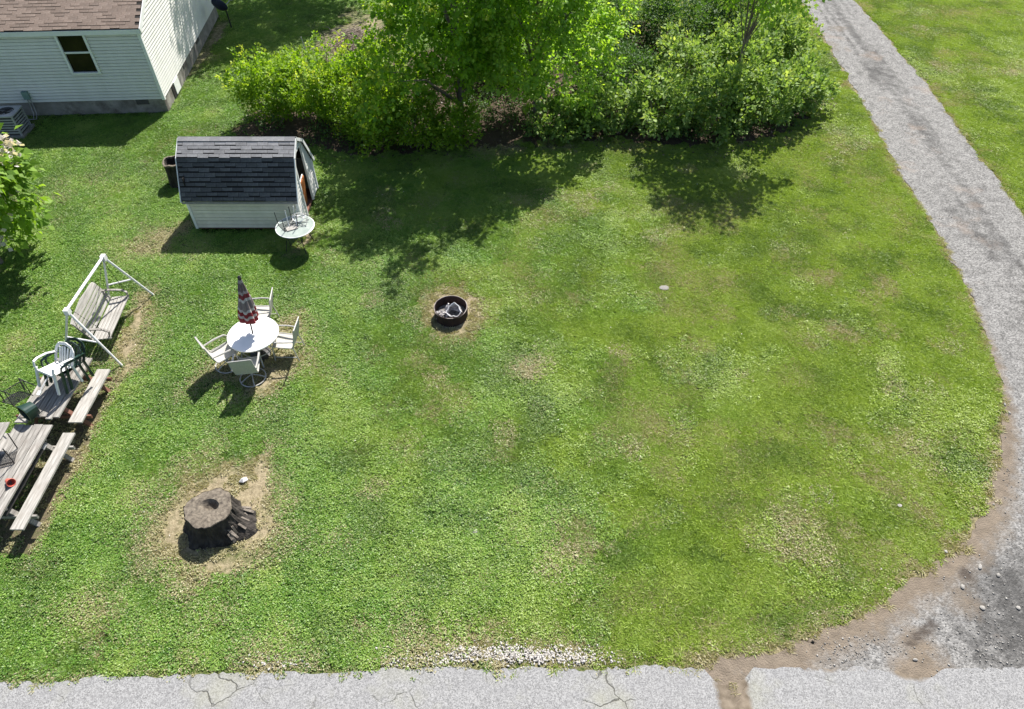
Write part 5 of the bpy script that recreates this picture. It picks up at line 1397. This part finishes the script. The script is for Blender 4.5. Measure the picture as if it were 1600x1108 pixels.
DISCS = [(sp.x, sp.y, .60), (fp.x, fp.y, .44), (hsp.x, hsp.y, .34), (acp.x, acp.y, .5)]
def grass_pts(step, x0, x1, y0, y1, small):
    r = np.random.default_rng(91 + small)
    x, y = np.meshgrid(np.arange(x0, x1, step), np.arange(y0, y1, step)); x = x.ravel(); y = y.ravel()
    x = x + r.uniform(-.6, .6, x.shape) * step; y = y + r.uniform(-.6, .6, y.shape) * step
    vis = np.abs(x) < 4.2 + .79 * (y * .682 + 8.78)            # the ground in and just beside the picture
    x, y = x[vis], y[vis]
    R = .09 if small else .30
    d = sdf(x, y, DRIVE); d = np.minimum(d, y - np.interp(x, rx, rt))
    for K in KEEP_OUT: d = np.minimum(d, sdf(x, y, K))
    for cx, cy, cr_ in DISCS: d = np.minimum(d, np.hypot(x - cx, y - cy) - cr_)
    b, dr, lt = lawn_fields(x, y)
    nb_ = fbm(x, y, 3.5, 81)
    if small:
        ok = (d > -.10 + .22 * (nb_ - .35)) & ((d < .42) | (b > .16) | (lt > .1)) & (b + (nb_ - .5) * 1.1 < .80) & (lt + (nb_ - .5) * 1.0 < .62)
        ok &= r.random(x.shape) < (.95 - .72 * b) * np.clip(.45 + d * 5, .12, 1)
    else:
        ok = (d > .24) & (b < .26) & (lt < .16)
    x, y, b, dr, lt = x[ok], y[ok], b[ok], dr[ok], lt[ok]
    n = len(x)
    clo = fbm(x, y, .45, 51) + .16 * np.clip((-1 - x) / 5, -1, 1) + .10 * np.clip((10 - y) / 8, -1, 1)
    isc = clo + r.normal(0, .13, n) > .49
    idx = np.where(small, np.where(isc, 11 + r.integers(0, 2, n), 8 + r.integers(0, 3, n)), np.where(isc, 4 + r.integers(0, 4, n), r.integers(0, 4, n)))
    hue = np.clip(.42 + (x + .3) / 10 + (fbm(x, y, .9, 55, 4) - .5) * 1.6 - isc * .12, 0, 1)
    tone = np.clip(.47 + (fbm(x, y, 1.1, 57, 2) - .5) * 1.0 + (fbm(x, y, 3.4, 59, 2) - .5) * 1.0 + .10 * np.sin(2 * PI * (y * .95 + x * .10 + .25 * np.sin(x * .3)) / 1.1) * np.clip((x + 5) / 5, 0, 1) + r.normal(0, .09, n), 0, 1)
    dry = np.clip(dr * 1.05 + b * .75 + (fbm(x, y, 3.2, 58) - .5) * .75 + .06, 0, .97)
    sc_ = r.uniform(.85, 1.2, n)
    return x, y, idx, hue, tone, dry, sc_
A = grass_pts(.235, -26, 25, 3.5, 36.5, 0)
B = grass_pts(.095, -16, 17, 3.6, 24, 1)
gx_, gy_, gi, gh, gt, gdv, gs = (np.concatenate([a, b]) for a, b in zip(A, B))
n = len(gx_)
gz_ = (fbm(gx_, gy_, 2.5, 61) - .5) * .016 - .006
me = bpy.data.meshes.new('grass_points'); me.vertices.add(n); me.vertices.foreach_set('co', np.stack([gx_, gy_, gz_], 1).astype(np.float32).ravel())
for nm, a in (('hue', gh), ('tone', gt), ('dry', gdv), ('sc', gs), ('rz', np.random.default_rng(1).random(n) * 6.283)):
    at_ = me.attributes.new(nm, 'FLOAT', 'POINT'); at_.data.foreach_set('value', a.astype(np.float32))
at_ = me.attributes.new('idx', 'INT', 'POINT'); at_.data.foreach_set('value', gi.astype(np.int32))
go = bpy.data.objects.new('grass', me); COL.objects.link(go); go['kind'] = 'stuff'; go['label'] = 'mown green grass and clover covering the lawn'
ng = bpy.data.node_groups.new('grow_grass', 'GeometryNodeTree')
ng.interface.new_socket('Geometry', in_out='INPUT', socket_type='NodeSocketGeometry'); ng.interface.new_socket('Geometry', in_out='OUTPUT', socket_type='NodeSocketGeometry')
N_ = ng.nodes; gi_ = N_.new('NodeGroupInput'); go_ = N_.new('NodeGroupOutput')
ci = N_.new('GeometryNodeCollectionInfo'); ci.inputs[0].default_value = tc_; ci.inputs[1].default_value = True; ci.inputs[2].default_value = True
ip = N_.new('GeometryNodeInstanceOnPoints'); ip.inputs['Pick Instance'].default_value = True
def named(nm, dt):
    a = N_.new('GeometryNodeInputNamedAttribute'); a.data_type = dt; a.inputs[0].default_value = nm; return a.outputs[0]
cx_ = N_.new('ShaderNodeCombineXYZ'); ng.links.new(named('rz', 'FLOAT'), cx_.inputs[2])
er = N_.new('FunctionNodeEulerToRotation'); ng.links.new(cx_.outputs[0], er.inputs[0])
mp = N_.new('GeometryNodeMeshToPoints')
ng.links.new(gi_.outputs[0], mp.inputs[0]); ng.links.new(mp.outputs[0], ip.inputs['Points'])
ng.links.new(ci.outputs[0], ip.inputs['Instance']); ng.links.new(named('idx', 'INT'), ip.inputs['Instance Index'])
ng.links.new(er.outputs[0], ip.inputs['Rotation']); ng.links.new(named('sc', 'FLOAT'), ip.inputs['Scale'])
ng.links.new(ip.outputs[0], go_.inputs[0])
md = go.modifiers.new('grow', 'NODES'); md.node_group = ng
print('grass tufts', n)
